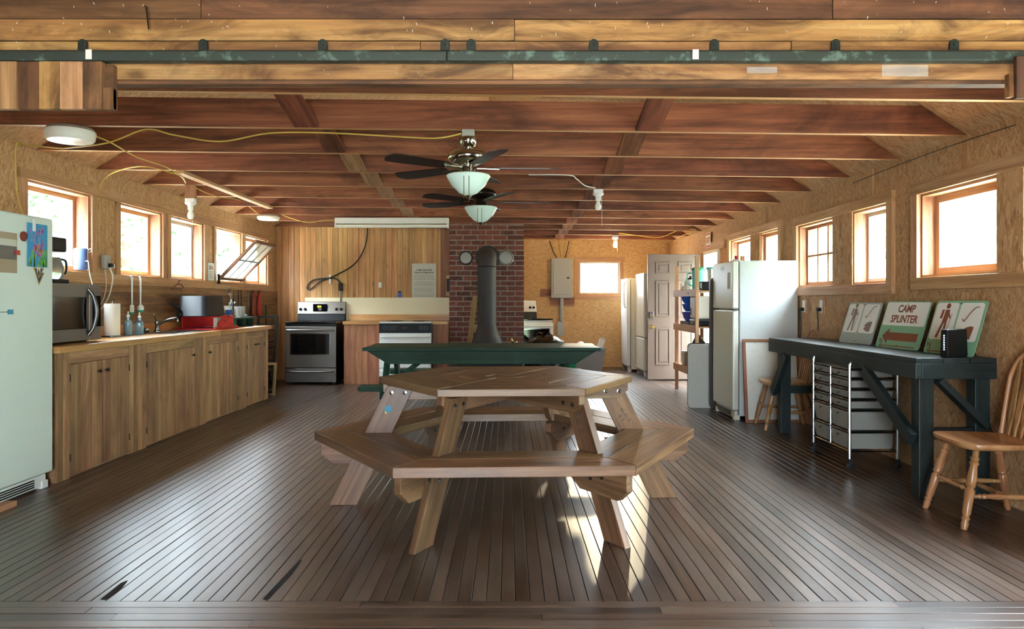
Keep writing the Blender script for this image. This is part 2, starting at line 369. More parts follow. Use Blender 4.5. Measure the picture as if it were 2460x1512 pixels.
def board(mb, p):
    d, x0, x1, y0, y1 = p; g = 0.0013; z = random.uniform(-0.0012, 0.0006)
    mb.grain = 1 if d == 'y' else 0
    # a board with eased edges
    t = 0.0015
    b = [(x0+g, y0+g/2), (x1-g, y0+g/2), (x1-g, y1-g/2), (x0+g, y1-g/2)]
    c = [(x0+g+t, y0+g/2), (x1-g-t, y0+g/2), (x1-g-t, y1-g/2), (x0+g+t, y1-g/2)] if d == 'y' else [(x0+g, y0+g/2+t), (x1-g, y0+g/2+t), (x1-g, y1-g/2-t), (x0+g, y1-g/2-t)]
    vs = [(q[0], q[1], -0.022) for q in b] + [(q[0], q[1], z - t) for q in b] + [(q[0], q[1], z) for q in c]
    fs = [(3,2,1,0)]
    for k in (0, 4):
        fs += [(k+i, k+(i+1)%4, k+4+(i+1)%4, k+4+i) for i in range(4)]
    mb.add(vs, fs + [(8,9,10,11)])
for p in pieces[:300]:
    m = MB(); board(m, p); m.build('floor_board', 'floor_wood', floor)
m = MB()
for p in pieces[300:]: board(m, p)
m.build('floor_boards_far', 'floor_wood', floor)['kind'] = 'stuff'
for gx, gy in (((640, 725), (1440, 1345)), ((250, 305), (1440, 1395))):
    a_, b_ = [((u - VX)/F*(EYE*F/(v - HY)), EYE*F/(v - HY)) for u, v in zip(gx, gy)]
    MB().prism([(a_[0]-.014, a_[1]), (a_[0]+.012, a_[1]), ((a_[0]*.4+b_[0]*.6)+.016, a_[1]*.4+b_[1]*.6), (b_[0]+.004, b_[1]), (b_[0]-.01, b_[1]-.03), ((a_[0]*.6+b_[0]*.4)-.012, a_[1]*.6+b_[1]*.4)], 0.0004, 0.0012, 'xy', (0, 1)).build('gouge', 'dark_void', floor)
# ---------------------------------------------------------------- walls
def cut_boxes(mb, plane, p0, p1, a0, a1, z0, z1, openings):
    cuts = sorted({a0, a1} | {c for o in openings for c in o[:2] if a0 < c < a1})
    for s, e in zip(cuts, cuts[1:]):
        mid = (s+e)/2; zs = z0
        for o in sorted([o for o in openings if o[0] < mid < o[1]], key=lambda o: o[2]) + [(0, 0, z1, z1)]:
            if o[2] > zs + 1e-4:
                if plane == 'x': mb.box(min(p0, p1), max(p0, p1), s, e, zs, min(o[2], z1))
                else: mb.box(s, e, min(p0, p1), max(p0, p1), zs, min(o[2], z1))
            zs = max(zs, o[3])
def panel_wall(name, plane, pos, out, a0, a1, z0, z1, openings, seams, mat, label):
    gax = 0 if plane == 'x' else 1
    b = MB(gax); cut_boxes(b, plane, pos + out*0.013, pos + out*0.15, a0, a1, z0 - 0.08, z1, openings)
    root = struct(b.build(name, mat), label)
    ss = [a0] + [s for s in seams if a0 < s < a1] + [a1]
    for s, e in zip(ss, ss[1:]):
        m = MB(gax); cut_boxes(m, plane, pos, pos + out*0.012, s + 0.002, e - 0.002, z0, z1, openings)
        m.build('osb_panel', mat, root)
    return root
LW = [(5.43, 6.25), (6.73, 7.54), (7.74, 8.57), (8.94, 9.79), (9.94, 10.83)]; LZ0, LZ1 = 1.445, 2.105
left_open = [(a, b, LZ0, LZ1) for a, b in LW]
RW = [(4.43, 5.26, 1.37, 1.965), (3.30, 4.20, 1.37, 1.965), (6.67, 7.46, 1.345, 1.965), (5.69, 6.29, 1.345, 1.965), (8.93, 9.72, 1.36, 2.0), (7.97, 8.59, 1.36, 2.0)]
DOOR = (10.32, 11.12, 0.0, 1.93)
BW = (1.30, 2.06, 1.33, 1.94)
wl = panel_wall('wall_left', 'x', XL, -1, 2.95, YP + 0.1, 0, 2.36, left_open, [4.1, 5.30, 6.5, 7.65, 8.78, 9.86], 'osb', 'strand board left wall above the plank backsplash')
wr = panel_wall('wall_right', 'x', XR, 1, 2.95, YB, 0, 2.29, RW + [DOOR], [4.75, 5.97, 7.19, 8.41, 9.63, 10.85, 12.07], 'osb', 'strand board right wall with windows')
wb = panel_wall('wall_back', 'y', YB, 1, -0.86, XR + 0.1, 0, 2.34, [BW], [0.36, 1.58, 2.8], 'osb_gold', 'golden strand board end wall')
MB(1).box(-0.86, XR+0.1, YB+0.16, YB+0.2, 2.2, 4.5).build('gable_sheathing', 'osb', wb)
for yy in (4.75, 5.97, 7.19, 8.41):            # joint battens
    MB(2).box(XR-0.006, XR, yy-0.03, yy+0.03, 1.99 if yy < 8 else 2.06, 2.27).build('joint_batten', 'pine', wr)
    MB(2).box(XR-0.006, XR, yy-0.03, yy+0.03, 0.0, 1.26).build('joint_batten', 'pine', wr)
MB(2).box(XR-0.05, XR-0.002, YB-0.05, YB-0.002, 0, 2.27).build('corner_batten', 'pine', wr)
MB(1).box(XL, XL+0.006, 4.4, YP, 2.21, 2.215).build('panel_joint', 'osb', wl)
# plank backsplash boards, sill and head boards of the left wall
z = 0.88
while z < 1.34:
    h = random.uniform(0.085, 0.12); yb = random.uniform(7.2, 9.6)
    for a, b in ((4.3, yb), (yb + 0.002, YP)):
        MB(1).box(XL, XL + 0.014 + random.uniform(0, 0.004), a, b, z, min(z + h, 1.355) - 0.003).build('plank', 'back_plank', wl)
    z += h
MB(1).box(XL, XL + 0.03, 4.9, 8.85, 1.355, 1.445).build('sill_board', 'pine', wl, bevel=0.002)
MB(1).box(XL, XL + 0.03, 8.853, 11.1, 1.355, 1.445).build('sill_board', 'pine', wl, bevel=0.002)
MB(1).box(XL, XL + 0.022, 5.33, 8.0, 2.105, 2.175).build('head_board', 'pine', wl)
MB(1).box(XL, XL + 0.022, 8.003, 11.0, 2.105, 2.175).build('head_board', 'pine', wl)
for a, b in ((5.35, 5.42), (6.26, 6.33), (6.65, 6.72), (7.55, 7.62), (7.66, 7.73), (8.58, 8.66), (8.86, 8.93), (9.8, 9.93), (10.84, 10.92)):
    MB(2).box(XL, XL + 0.02, a, b, 1.447, 2.103).build('side_casing', 'pine', wl)
# plank wall behind the stoves
wp = struct(MB(2).box(XL - 0.1, -0.82, YP + 0.02, YP + 0.16, 0, 4.4).build('wall_plank', 'red_plank'), 'golden vertical plank wall behind the stoves')
x = XL
while x < -1.04:
    w = random.choice((0.07, 0.085, 0.085, 0.1)); d = random.uniform(0, 0.004)
    MB(2).box(x + 0.002, min(x + w, -1.03) - 0.002, YP - d, YP + 0.018, 0, 2.52).build('plank', 'wall_plank', wp); x += w
MB(2).box(-1.028, -0.87, YP - 0.012, YP + 0.018, 0, 2.52).build('plank', 'red_plank', wp)
struct(MB(2).box(-0.86, -0.80, YP + 0.16, YB, 0, 4.4).build('wall_partition', 'osb'), 'partition beside the chimney')
# ---------------------------------------------------------------- windows
def window(n, plane, pos, out, a0, a1, z0, z1, jamb, depth=0.10, muntins=None, sash='pine', sash_on=True, sw=0.04, post=None):
    root = struct(thing('window_%d' % n, '', ''), None); del root['label'], root['category']
    root.location = (pos, (a0+a1)/2, z0) if plane == 'x' else ((a0+a1)/2, pos, z0)
    def bx(p0, p1, s, e, zz0, zz1, name, mat, par=root, grain=2, bevel=0):
        m = MB(grain); m.M = Matrix.Translation(-root.location)
        if plane == 'x': m.box(min(p0, p1), max(p0, p1), s, e, zz0, zz1)
        else: m.box(s, e, min(p0, p1), max(p0, p1), zz0, zz1)
        return m.build(name, mat, par, bevel=bevel)
    g = 1 if plane == 'x' else 0; j = 0.018; p0, p1 = pos, pos + out*0.15
    bx(p0, p1, a0, a0 + j, z0, z1, 'jamb', jamb); bx(p0, p1, a1 - j, a1, z0, z1, 'jamb', jamb)
    bx(p0, p1, a0 + j, a1 - j, z1 - j, z1, 'head_jamb', 'pine', grain=g); bx(p0, p1, a0 + j, a1 - j, z0, z0 + j, 'stool', 'pine', grain=g)
    if sash_on:
        q0, q1 = pos + out*depth, pos + out*(depth + 0.03); A0, A1, Z0, Z1 = a0 + j, a1 - j, z0 + j, z1 - j
        bx(q0, q1, A0, A0 + sw, Z0, Z1, 'sash_stile', sash); bx(q0, q1, A1 - sw, A1, Z0, Z1, 'sash_stile', sash)
        bx(q0, q1, A0 + sw, A1 - sw, Z1 - sw, Z1, 'sash_rail', sash, grain=g); bx(q0, q1, A0 + sw, A1 - sw, Z0, Z0 + sw, 'sash_rail', sash, grain=g)
        nx, nz = muntins or (1, 1); c0, c1 = A0 + sw, A1 - sw; d0, d1 = Z0 + sw, Z1 - sw
        for i in range(1, nx):
            c = c0 + (c1-c0)*i/nx; bx(q0, q1, c - 0.013, c + 0.013, d0, d1, 'muntin', sash)
        for i in range(1, nz):
            c = d0 + (d1-d0)*i/nz; bx(q0 + out*0.004, q1 - out*0.004, c0, c1, c - 0.009, c + 0.009, 'muntin', sash, grain=g)
        gp = pos + out*(depth + 0.015)
        for i in range(nx):
            for k in range(nz):
                e = 0.013 if nx > 1 else 0
                bx(gp - 0.0015, gp + 0.0015, c0 + (c1-c0)*i/nx + (e if i else 0), c0 + (c1-c0)*(i+1)/nx - (e if i < nx-1 else 0), d0 + (d1-d0)*k/nz + (0.009 if k else 0), d0 + (d1-d0)*(k+1)/nz - (0.009 if k < nz-1 else 0), 'glass_pane', 'window_glass')
    c = (pos + out*0.16, (a0+a1)/2, (z0+z1)/2) if plane == 'x' else ((a0+a1)/2, pos + out*0.16, (z0+z1)/2)
    portal(c[0], c[1], c[2], (z1-z0) if plane == 'x' else (a1-a0), (a1-a0) if plane == 'x' else (z1-z0), (-out, 0, 0) if plane == 'x' else (0, -out, 0))
    return root, bx
for i, (a, b) in enumerate(LW):
    window(i+1, 'x', XL, -1, a, b, LZ0, LZ1, 'redwood', 0.11, None, 'pine' if i != 2 else 'grey_paint', sash_on=(i != 3), sw=0.035)
def casing(bx, a0, a1, z0, z1, w=0.085, pr=0.032):
    bx(XR - pr, XR, a0 - w, a1 + w, z1, z1 + w, 'casing_head', 'pine', grain=1, bevel=0.002)
    bx(XR - pr, XR, a0 - w, a1 + w, z0 - w, z0, 'casing_sill', 'pine', grain=1, bevel=0.002)
    bx(XR - pr, XR, a0 - w, a0, z0, z1, 'casing_side', 'pine', bevel=0.002); bx(XR - pr, XR, a1, a1 + w, z0, z1, 'casing_side', 'pine', bevel=0.002)
r, bx = window(6, 'x', XR, 1, *RW[0], 'redwood', 0.09, None, 'pine', sw=0.05)
window(7, 'x', XR, 1, *RW[1], 'redwood', 0.09, None, 'redwood', sw=0.05)
casing(bx, 3.30, 5.26, 1.37, 1.965); bx(XR - 0.012, XR, 4.20, 4.43, 1.37, 1.965, 'mullion_board', 'osb')
r, bx = window(8, 'x', XR, 1, *RW[2], 'redwood', 0.07, (3, 2), 'redwood', sw=0.03)
window(9, 'x', XR, 1, *RW[3], 'redwood', 0.11, None, 'grey_paint', sw=0.03)
casing(bx, 5.69, 7.46, 1.345, 1.965); bx(XR - 0.012, XR, 6.29, 6.67, 1.345, 1.965, 'mullion_board', 'osb')
r, bx = window(10, 'x', XR, 1, *RW[4], 'redwood', 0.08, None, 'pine', sw=0.03)
window(11, 'x', XR, 1, *RW[5], 'redwood', 0.04, None, 'pine', sw=0.04)
casing(bx, 7.97, 9.72, 1.36, 2.0); bx(XR - 0.012, XR, 8.59, 8.93, 1.36, 2.0, 'mullion_board', 'osb')
r, bx = window(12, 'y', YB, 1, *BW, 'pine', 0.05, None, 'grey_paint', sw=0.02)
bx(YB - 0.02, YB, BW[0] - 0.08, BW[1] + 0.08, BW[3], BW[3] + 0.08, 'casing_head', 'pine', grain=0)
bx(YB - 0.02, YB, BW[0] - 0.08, BW[1] + 0.08, BW[2] - 0.09, BW[2], 'casing_sill', 'pine', grain=0)
bx(YB - 0.02, YB, BW[0] - 0.08, BW[0], BW[2], BW[3], 'casing_side', 'pine'); bx(YB - 0.02, YB, BW[1], BW[1] + 0.06, BW[2], BW[3], 'casing_side', 'pine')
# tilted-in hopper sash of the fourth left window: two rows of three panes
hop = thing('hopper_sash', 'six pane sash tilted open into the room on the left wall', 'window sash', (XL + 0.035, 8.96, 1.475))
tl = math.radians(44); U = Vector((math.sin(tl), 0, math.cos(tl))); V = Vector((0, 1, 0)); SH, SWd = 0.66, 0.76
def q(u, v): return V*v + U*u
for v in (0.018, SWd - 0.018): MB().bar(q(0, v), q(SH, v), 0.036, 0.03, (math.cos(tl), 0, -math.sin(tl))).build('sash_stile', 'redwood', hop)
for u in (0.018, SH - 0.018): MB().bar(q(u, 0.036), q(u, SWd - 0.036), 0.03, 0.036, U).build('sash_rail', 'redwood', hop)
for k in (1, 2): MB().bar(q(0.036, SWd*k/3), q(SH - 0.036, SWd*k/3), 0.016, 0.024, (math.cos(tl), 0, -math.sin(tl))).build('muntin', 'grey_paint', hop)
MB().bar(q(SH/2, 0.036), q(SH/2, SWd - 0.036), 0.024, 0.014, U).build('muntin', 'grey_paint', hop)
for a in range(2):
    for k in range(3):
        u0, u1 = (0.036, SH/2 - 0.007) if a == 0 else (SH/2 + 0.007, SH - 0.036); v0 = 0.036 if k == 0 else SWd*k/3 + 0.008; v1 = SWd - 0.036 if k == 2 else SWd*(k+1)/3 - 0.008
        MB().bar(q(u0, (v0+v1)/2), q(u1, (v0+v1)/2), v1 - v0, 0.003, (math.cos(tl), 0, -math.sin(tl))).build('glass_pane', 'white_sheen_pane', hop)
MB().box(-0.005, 0.02, -0.03, -0.005, -0.06, 0.06).build('hinge', 'dark_bronze', hop)
# ---------------------------------------------------------------- door, open into the room
door = struct(thing('door_1', '', '', (XR - 0.03, 11.17, 0.02)), 'brown six panel door standing open'); del door['category']
DWd, DH = 0.80, 1.90
MB(2).box(-DWd, 0, 0, 0.042, 0, DH).build('door_leaf', 'brown_door', door, bevel=0.003)
for (x0, x1) in ((-0.68, -0.46), (-0.34, -0.12)):
    for (z0, z1) in ((0.22, 0.78), (0.95, 1.50), (1.60, 1.78)):
        p = MB(2)
        for a, b, c, d in ((x0, x1, z0, z0+0.022), (x0, x1, z1-0.022, z1), (x0, x0+0.022, z0+0.022, z1-0.022), (x1-0.022, x1, z0+0.022, z1-0.022)): p.box(a, b, -0.010, 0, c, d)
        p.box(x0+0.05, x1-0.05, -0.007, 0, z0+0.05, z1-0.05); p.build('door_panel', 'brown_door', door, bevel=0.003)
kn = MB().lathe([(0.03, 0), (0.03, -0.008), (0.012, -0.012), (0.012, -0.03), (0.027, -0.04), (0.03, -0.055), (0.02, -0.068), (0, -0.07)], 16, (-0.74, 0, 0.80), 'y').build('door_knob', 'brass', door, smooth=True)
lk = MB().box(-0.775, -0.71, -0.012, 0, 0.93, 1.02).build('deadbolt_plate', 'chrome', door, bevel=0.003)
MB().lathe([(0.018, 0), (0.018, -0.01), (0, -0.011)], 12, (-0.742, -0.012, 0.975), 'y').build('deadbolt', 'brass', lk, smooth=True)
frm = struct(MB(2).box(XR, XR+0.15, 10.32, 10.35, 0, 1.93).box(XR, XR+0.15, 11.09, 11.12, 0, 1.93).box(XR, XR+0.15, 10.35, 11.09, 1.90, 1.93).build('trim_1', 'white_plastic'), 'white door frame')
struct(MB(2).box(XR-0.02, XR, 10.24, 10.32, 0, 1.93).build('trim_2', 'white_plastic')); struct(MB(1).box(XR-0.025, XR, 10.0, 11.12, 1.935, 2.05).build('trim_3', 'pine'))
portal(XR+0.16, 10.72, 0.96, 1.9, 0.74, (-1, 0, 0))
# ---------------------------------------------------------------- ceiling: roof lining, tie beams, bridging
RX, RZ = -0.30, 4.40
zl, zr = tie_z(XL), tie_z(XR)
def roof_z(x): return zr + (XR - x)/(XR - RX)*(RZ - zr) if x > RX else zl + (x - XL)/(RX - XL)*(RZ - zl)
c = MB(0)
c.prism([(XR+0.15, zr-0.098), (RX, RZ), (XL-0.15, zl-0.095), (XL-0.15, zl-0.02), (RX, RZ+0.08), (XR+0.15, zr-0.02)], YF - 0.05, YB + 0.2, 'xz')
ceil = struct(c.build('ceiling', 'osb'), 'strand board roof lining above reddish tie beams')
TIES = [3.92 + 0.805*i for i in range(12)]
for i, y in enumerate(TIES):
    xr1 = XR - 0.005; xl1 = XL + 0.005; hh = 0.185
    dxr = hh/((RZ - zr)/(XR - RX)) + 0.012; dxl = hh/((RZ - zl)/(RX - XL)) + 0.012
    js = random.uniform(-0.8, 0.6)
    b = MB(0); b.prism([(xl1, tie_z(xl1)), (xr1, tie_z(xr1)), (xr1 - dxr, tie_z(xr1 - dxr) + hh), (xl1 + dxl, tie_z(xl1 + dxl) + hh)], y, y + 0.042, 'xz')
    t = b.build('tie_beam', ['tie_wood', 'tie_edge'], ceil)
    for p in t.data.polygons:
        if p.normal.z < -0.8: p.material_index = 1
    # lapped splice piece scabbed on the far side
    MB(0).box(js, js + 1.2, y + 0.043, y + 0.08, tie_z(js+0.6) + 0.012, tie_z(js+0.6) + 0.16).build('splice_board', 'tie_wood', ceil)
    if i < len(TIES) - 1:
        y2 = TIES[i+1]
        for xc in (-1.29, 0.895):
            zc = tie_z(xc)
            MB().bar((xc, y + 0.045, zc + 0.175), (xc, y2 - 0.003, zc + 0.012), 0.155, 0.02, (0, 0, 1)).build('bridging_board', 'cabinet_wood' if xc < 0 and i > 1 else 'tie_wood', ceil)
MB(1).box(-2.86, -2.79, 6.34, 8.75, tie_z(-2.8) - 0.03, tie_z(-2.8) - 0.001).build('furring_strip', 'pine', ceil)
MB(0).box(XL + 0.6, XR - 0.6, 4.0, 4.68, 2.56, 2.58).build('loft_board', 'pine', ceil)
# ---------------------------------------------------------------- header wall over the opening, with door track
hz0 = PZ(204, YF)
wf = MB(0); wf.box(XL-0.15, XR+0.15, YF + 0.03, YF + 0.06, hz0 + 0.02, 4.4); wf.box(XL-0.15, -3.2, YF+0.03, YF+0.12, 0, hz0+0.02); wf.box(2.85, XR+0.15, YF+0.03, YF+0.12, 0, hz0+0.02)
wf = struct(wf.build('wall_front', 'header_brown'), 'horizontal plank header over the wide opening')
rows = [(2.085, 2.158, 'header_wood', [1232]), (2.160, 2.243, 'header_wood', [1010, 1900]), (2.245, 2.331, 'header_wood', [1236]), (2.333, 2.497, 'header_brown', [483, 2000]), (2.499, 2.66, 'header_brown', [900, 1700]), (2.662, 2.85, 'header_brown', [300])]
for k, (z0, z1, mt, cuts) in enumerate(rows):
    xs = [XL - 0.15] + [PX(c, YF) for c in cuts] + [XR + 0.15]
    for a, b in zip(xs, xs[1:]):
        MB(0).box(a + 0.001, b - 0.001, YF - random.uniform(0, 0.006) - (0.012 if k == 0 else 0), YF + 0.028, z0, z1 - 0.0015).build('plank', mt, wf, bevel=0.0015)
MB(0).box(XL, XR, YF - 0.012, YF + 0.045, hz0, 2.083).build('header_soffit', 'header_brown', wf)
n = MB()
for k in range(110):
    xx = random.uniform(-2.0, 2.0); zz = random.choice((random.uniform(2.1, 2.15), random.uniform(2.20, 2.33), random.uniform(2.25, 2.33), random.uniform(2.34, 2.42)))
    a = Vector((xx, YF - 0.012, zz)); n.bar(a, a + Vector((random.uniform(-.003, .003), -0.006, random.choice((-1, 1))*random.uniform(.004, .010))), 0.0016, 0.0016)
n.build('nails', 'white_plastic', wf)['kind'] = 'stuff'
cable('bent_nail', [(PX(352, YF), YF-0.01, PZ(18, YF)), (PX(360, YF), YF-0.03, PZ(28, YF)), (PX(366, YF), YF-0.03, PZ(76, YF))], 0.003, 'black_metal', wf)
tr = thing('door_track', 'dark green steel sliding door track along the plank header', 'track', (0, YF - 0.05, PZ(134, YF - 0.06)))
MB(0).prism([(-0.022, -0.022), (-0.022, 0.015), (-0.012, 0.022), (0.022, 0.022), (0.022, -0.022)], -2.5, 0 - 0.24, 'yz').build('rail', 'track_green', tr, bevel=0.004)
MB(0).prism([(-0.022, -0.022), (-0.022, 0.015), (-0.012, 0.022), (0.022, 0.022), (0.022, -0.022)], -0.238, 2.5, 'yz').build('rail', 'track_green', tr, bevel=0.004)
for c in (205, 493, 778, 1070, 1132, 1425, 1713, 2002, 2285):
    xx = PX(c, YF); m = MB(2); m.prism([(xx-0.018, 0.0), (xx+0.018, 0.0)] + [(xx + 0.018*math.cos(a*PI/8), 0.062 + 0.018*math.sin(a*PI/8)) for a in range(9)], 0.026, 0.036, 'xz')
    b = m.build('bracket', 'bracket_green', tr, bevel=0.002)
    MB().lathe([(0.007, 0), (0.007, -0.005), (0, -0.006)], 6, (xx, 0.026, 0.06), 'y').build('bolt', 'bracket_green', b)
for c, s in ((238, 1), (1660, -1)):
    xx = PX(c, YF); MB().box(xx-0.012, xx+0.012, -0.0245, -0.0225, -0.018, 0.02).build('tape_scrap', 'paper', tr)
tag(MB().box(PX(2112, YF), PX(2222, YF), YF-0.0225, YF-0.022, PZ(188, YF), PZ(160, YF)).build('tape_strip', 'tape_clear'), 'clear tape strip stuck on the right of the lowest header plank', 'tape')
tag(MB().box(PX(1790, YF), PX(1862, YF), YF-0.0225, YF-0.022, PZ(180, YF), PZ(165, YF)).build('tape_strip', 'tape_clear'), 'short torn clear tape scrap on header plank, left of the long strip', 'tape')
# door stop boards at both ends of the header
ds = thing('door_stop', 'short vertical boards hanging under the left end of the header', 'door boards', (-2.4, YF - 0.045, PZ(262, YF - 0.065)))
xs = [-0.20, 0.02, 0.08+0.0, 0.4] ; edges = [-80, -20, 16, 68, 120, 168, 223, 268]
for a, b in zip(edges, edges[1:]):
    MB(2).box(PX(a, YF) + 2.4 + 0.0008, PX(b, YF) + 2.4 - 0.0008, -0.02 - random.uniform(0, .006), 0.0, 0, 0.185).build('board', 'header_wood' if a in (-20, 120) else 'header_brown' if a in (68, 223) else 'cabinet_wood', ds)
MB(2).box(PX(268, YF)+2.4, PX(287, YF)+2.4, -0.016, 0.02, 0, 0.085).build('block', 'header_brown', ds)
MB(0).box(PX(-80, YF)+2.4, PX(287, YF)+2.4, 0.001, 0.03, 0.005, 0.18).build('cleat', 'header_brown', ds)
ds = thing('door_stop', 'split wooden door stop block hanging at the right end of the header', 'door boards', (PX(2430, YF), YF - 0.075, PZ(237, YF - 0.09)))
MB(2).box(-0.045, 0.02, -0.02, 0.0, 0, 0.165).build('board', 'header_brown', ds, bevel=0.003)
MB(2).box(0.022, 0.12, -0.025, 0.0, 0, 0.16).build('board', 'header_wood', ds, bevel=0.003)
MB(2).box(-0.065, -0.046, -0.005, 0.02, 0.01, 0.1).build('block', 'header_wood', ds)
# ---------------------------------------------------------------- porch behind the camera and the outdoors
struct(MB(0).box(-4.2, 3.4, -2.6, YF + 0.0, 2.87, 2.95).build('porch_ceiling', 'red_plank'), 'porch ceiling')
struct(MB(0).box(-120, 120, -120, 120, -0.4, -0.35).build('ground', 'grass'), 'pale grass outside the windows')
struct(MB(1).box(-4.2, -4.05, -2.6, YF, -0.1, 2.87).build('wall_porch_left', 'header_brown'), 'porch wall'); pr_ = MB(1); cut_boxes(pr_, 'x', 3.25, 3.4, -2.6, YF, -0.1, 2.87, [(1.9, 2.75, 0.0, 2.1)]); struct(pr_.build('wall_porch_right', 'header_brown'), 'porch wall with a side doorway'); portal(3.42, 2.32, 1.05, 2.1, 0.85, (-1, 0, 0))
pb = MB(0); cut_boxes(pb, 'y', -2.6, -2.45, -4.2, 4.2, -0.1, 2.87, [(-0.9, 0.9, -0.1, 2.1)]); struct(pb.build('wall_fill_block', 'header_brown'), 'added porch wall with a light-limiting doorway')  # unseen wall added to cut fill from behind; doorway sized for the light
portal(0, -2.62, 1.0, 1.8, 2.2, (0, 1, 0))
def tree(x, y, h, label, n=900, spread=2.2):
    t = thing('tree', label, 'tree', (x, y, -0.35), 0, 'trees outside the left windows')
    MB(2).tube([(0, 0, 0), (0.05, 0.1, h*0.35), (-0.05, 0, h*0.75)], [0.16, 0.12, 0.05], 8).build('trunk', 'bark', t, smooth=True)
    m = MB()
    for k in range(n):
        a = random.uniform(0, 2*PI); r = spread*math.sqrt(random.random()); zz = random.uniform(0.25*h, h); r *= max(0.2, 1.1 - zz/h*0.8)
        c = Vector((r*math.cos(a), r*math.sin(a), zz)); d = Vector((random.gauss(0,1), random.gauss(0,1), random.gauss(0,.6))).normalized()*0.16; e = d.orthogonal().normalized()*0.07
        m.add([c - d, c + e, c + d, c - e], [(0,1,2,3)])
    f = m.build('foliage', 'green_leaf', t); f['kind'] = 'stuff'
tree(-8.2, 9.0, 5.5, 'pale leafy tree beyond the first left window'); tree(-9.0, 12.4, 6.0, 'pale leafy tree beyond the middle left windows'); tree(-8.4, 16.0, 5.5, 'pale leafy tree beyond the far left window')
def tree_line(x0, x1, label, mat):           # edge of the woods that stands along both long sides of the cabin
    m = MB(); rr = random.Random(5)
    for k in range(15000):
        y = rr.uniform(-9, 34); h = 6.6 + 1.2*math.sin(y*0.9) + 0.8*math.sin(y*2.3)
        c = Vector((rr.uniform(x0, x1), y, -0.3 + (h + 0.3)*rr.random())); d = Vector((rr.gauss(0,1), rr.gauss(0,1), rr.gauss(0,.6))).normalized()*0.26; e = d.orthogonal().normalized()*0.13
        m.add([c - d, c + e, c + d, c - e], [(0,1,2,3)])
    o = m.build('tree_line', mat); o['kind'] = 'stuff'; tag(o, label, 'trees')
tree_line(-14.5, -12.0, 'pale green woods edge seen through the left windows', 'green_leaf'); tree_line(11.5, 14.0, 'overexposed woods edge outside the right windows', 'overexposed_leaf')  # right-hand leaves coloured paler so the view burns out like overexposed daylight
# ================================================================ hexagonal picnic table
ht = thing('picnic_table', 'unpainted hexagonal wooden picnic table with attached benches in the middle of the room', 'picnic table', (-0.01, 4.44, 0), math.radians(2.5))
def hexpt(r, k): a = math.radians(60*k); return Vector((r*math.cos(a), r*math.sin(a)))
def ring_boards(R_out, widths, z0, z1, name, gap=0.004):
    ap = R_out*math.cos(PI/6)
    for k in range(6):
        d = (hexpt(1, k+1) - hexpt(1, k)).normalized(); a = ap
        for w in widths:
            r0 = a/math.cos(PI/6); r1 = max(a - w + gap, 0.0)/math.cos(PI/6); sh = gap/2
            P = [hexpt(r0, k) + d*sh, hexpt(r0, k+1) - d*sh, hexpt(r1, k+1) - d*sh, hexpt(r1, k) + d*sh]
            if r1 < 0.02: P = P[:2] + [Vector((0, 0)) + (P[0]+P[1])*0.004]
            MB().prism([tuple(p) for p in P], z0, z1 + random.uniform(-.001, .001), 'xy', d).build(name, 'table_wood', ht, bevel=0.003)
            a -= w
ring_boards(0.765, (0.14, 0.14, 0.14, 0.14, 0.103), 0.7125, 0.752, 'table_board')
ring_boards(1.145, (0.185, 0.185), 0.376, 0.426, 'bench_board')
for k in range(6):
    R = Matrix.Rotation(math.radians(60*k), 4, 'Z')
    m = MB(0); m.M = R; m.prism([(0.03, 0.712), (0.735, 0.712), (0.735, 0.665), (0.675, 0.615), (0.03, 0.615)], -0.02, 0.018, 'xz'); m.build('top_beam', 'table_wood', ht, bevel=0.002)
    m = MB(0); m.M = R; m.prism([(0.60, 0.3755), (1.10, 0.3755), (1.10, 0.292), (1.03, 0.235), (0.74, 0.235), (0.60, 0.32)], -0.02, 0.018, 'xz'); m.build('seat_beam', 'table_wood', ht, bevel=0.002)
    m = MB(0); m.M = R
    m.prism([(0.545, 0.70), (0.705, 0.70), (1.045, 0.0), (0.885, 0.0)], 0.0195, 0.0575, 'xz', (0.34, -0.70)); leg = m.build('leg', 'table_wood', ht, bevel=0.002)
    for r, z in ((0.60, 0.66), (0.68, 0.66), (0.83, 0.31), (0.92, 0.33)):
        b = MB(); b.M = R; b.lathe([(0.013, 0), (0.013, 0.004), (0.007, 0.005), (0.007, 0.009), (0, 0.01)], 8, (r, 0.0575, z), 'y'); b.build('bolt', 'chrome', leg)
        b = MB(); b.M = R; b.lathe([(0.013, 0), (0.013, -0.004), (0.007, -0.005), (0, -0.008)], 8, (r, -0.02, z), 'y'); b.build('bolt', 'chrome', leg)
# drawings on the legs
def legpt(k, r, z, off=-0.0005, side=1):
    R = Matrix.Rotation(math.radians(60*k), 4, 'Z'); return R @ Vector((r, (0.0195 if side < 0 else 0.0575) - off*side*-1, z))
def leg_frame(k, r, z, side):
    R = Matrix.Rotation(math.radians(60*k), 4, 'Z')
    y = 0.0192 if side < 0 else 0.0578
    o = R @ Vector((r, y, z)); xd = R.to_3x3() @ Vector((1 if side < 0 else -1, 0, 0)); return frame(o, xd, (0, 0, 1))
rose = MB(); rose.M = leg_frame(3, 0.70, 0.565, 1)
for a in range(5): rose.lathe([(0.013, 0), (0.013, 0.0006), (0.0, 0.0007)], 12, (0.010*math.cos(a*1.256), 0.010*math.sin(a*1.256), 0))
rose.build('rose_drawing', 'sky_mark', ht)
lf = MB(); lf.M = leg_frame(3, 0.715, 0.535, 1); lf.prism([(0, 0), (0.012, 0.014), (0.006, 0.03), (-0.008, 0.018)], 0, 0.0006); lf.build('leaf_drawing', 'yellow_mark', ht)
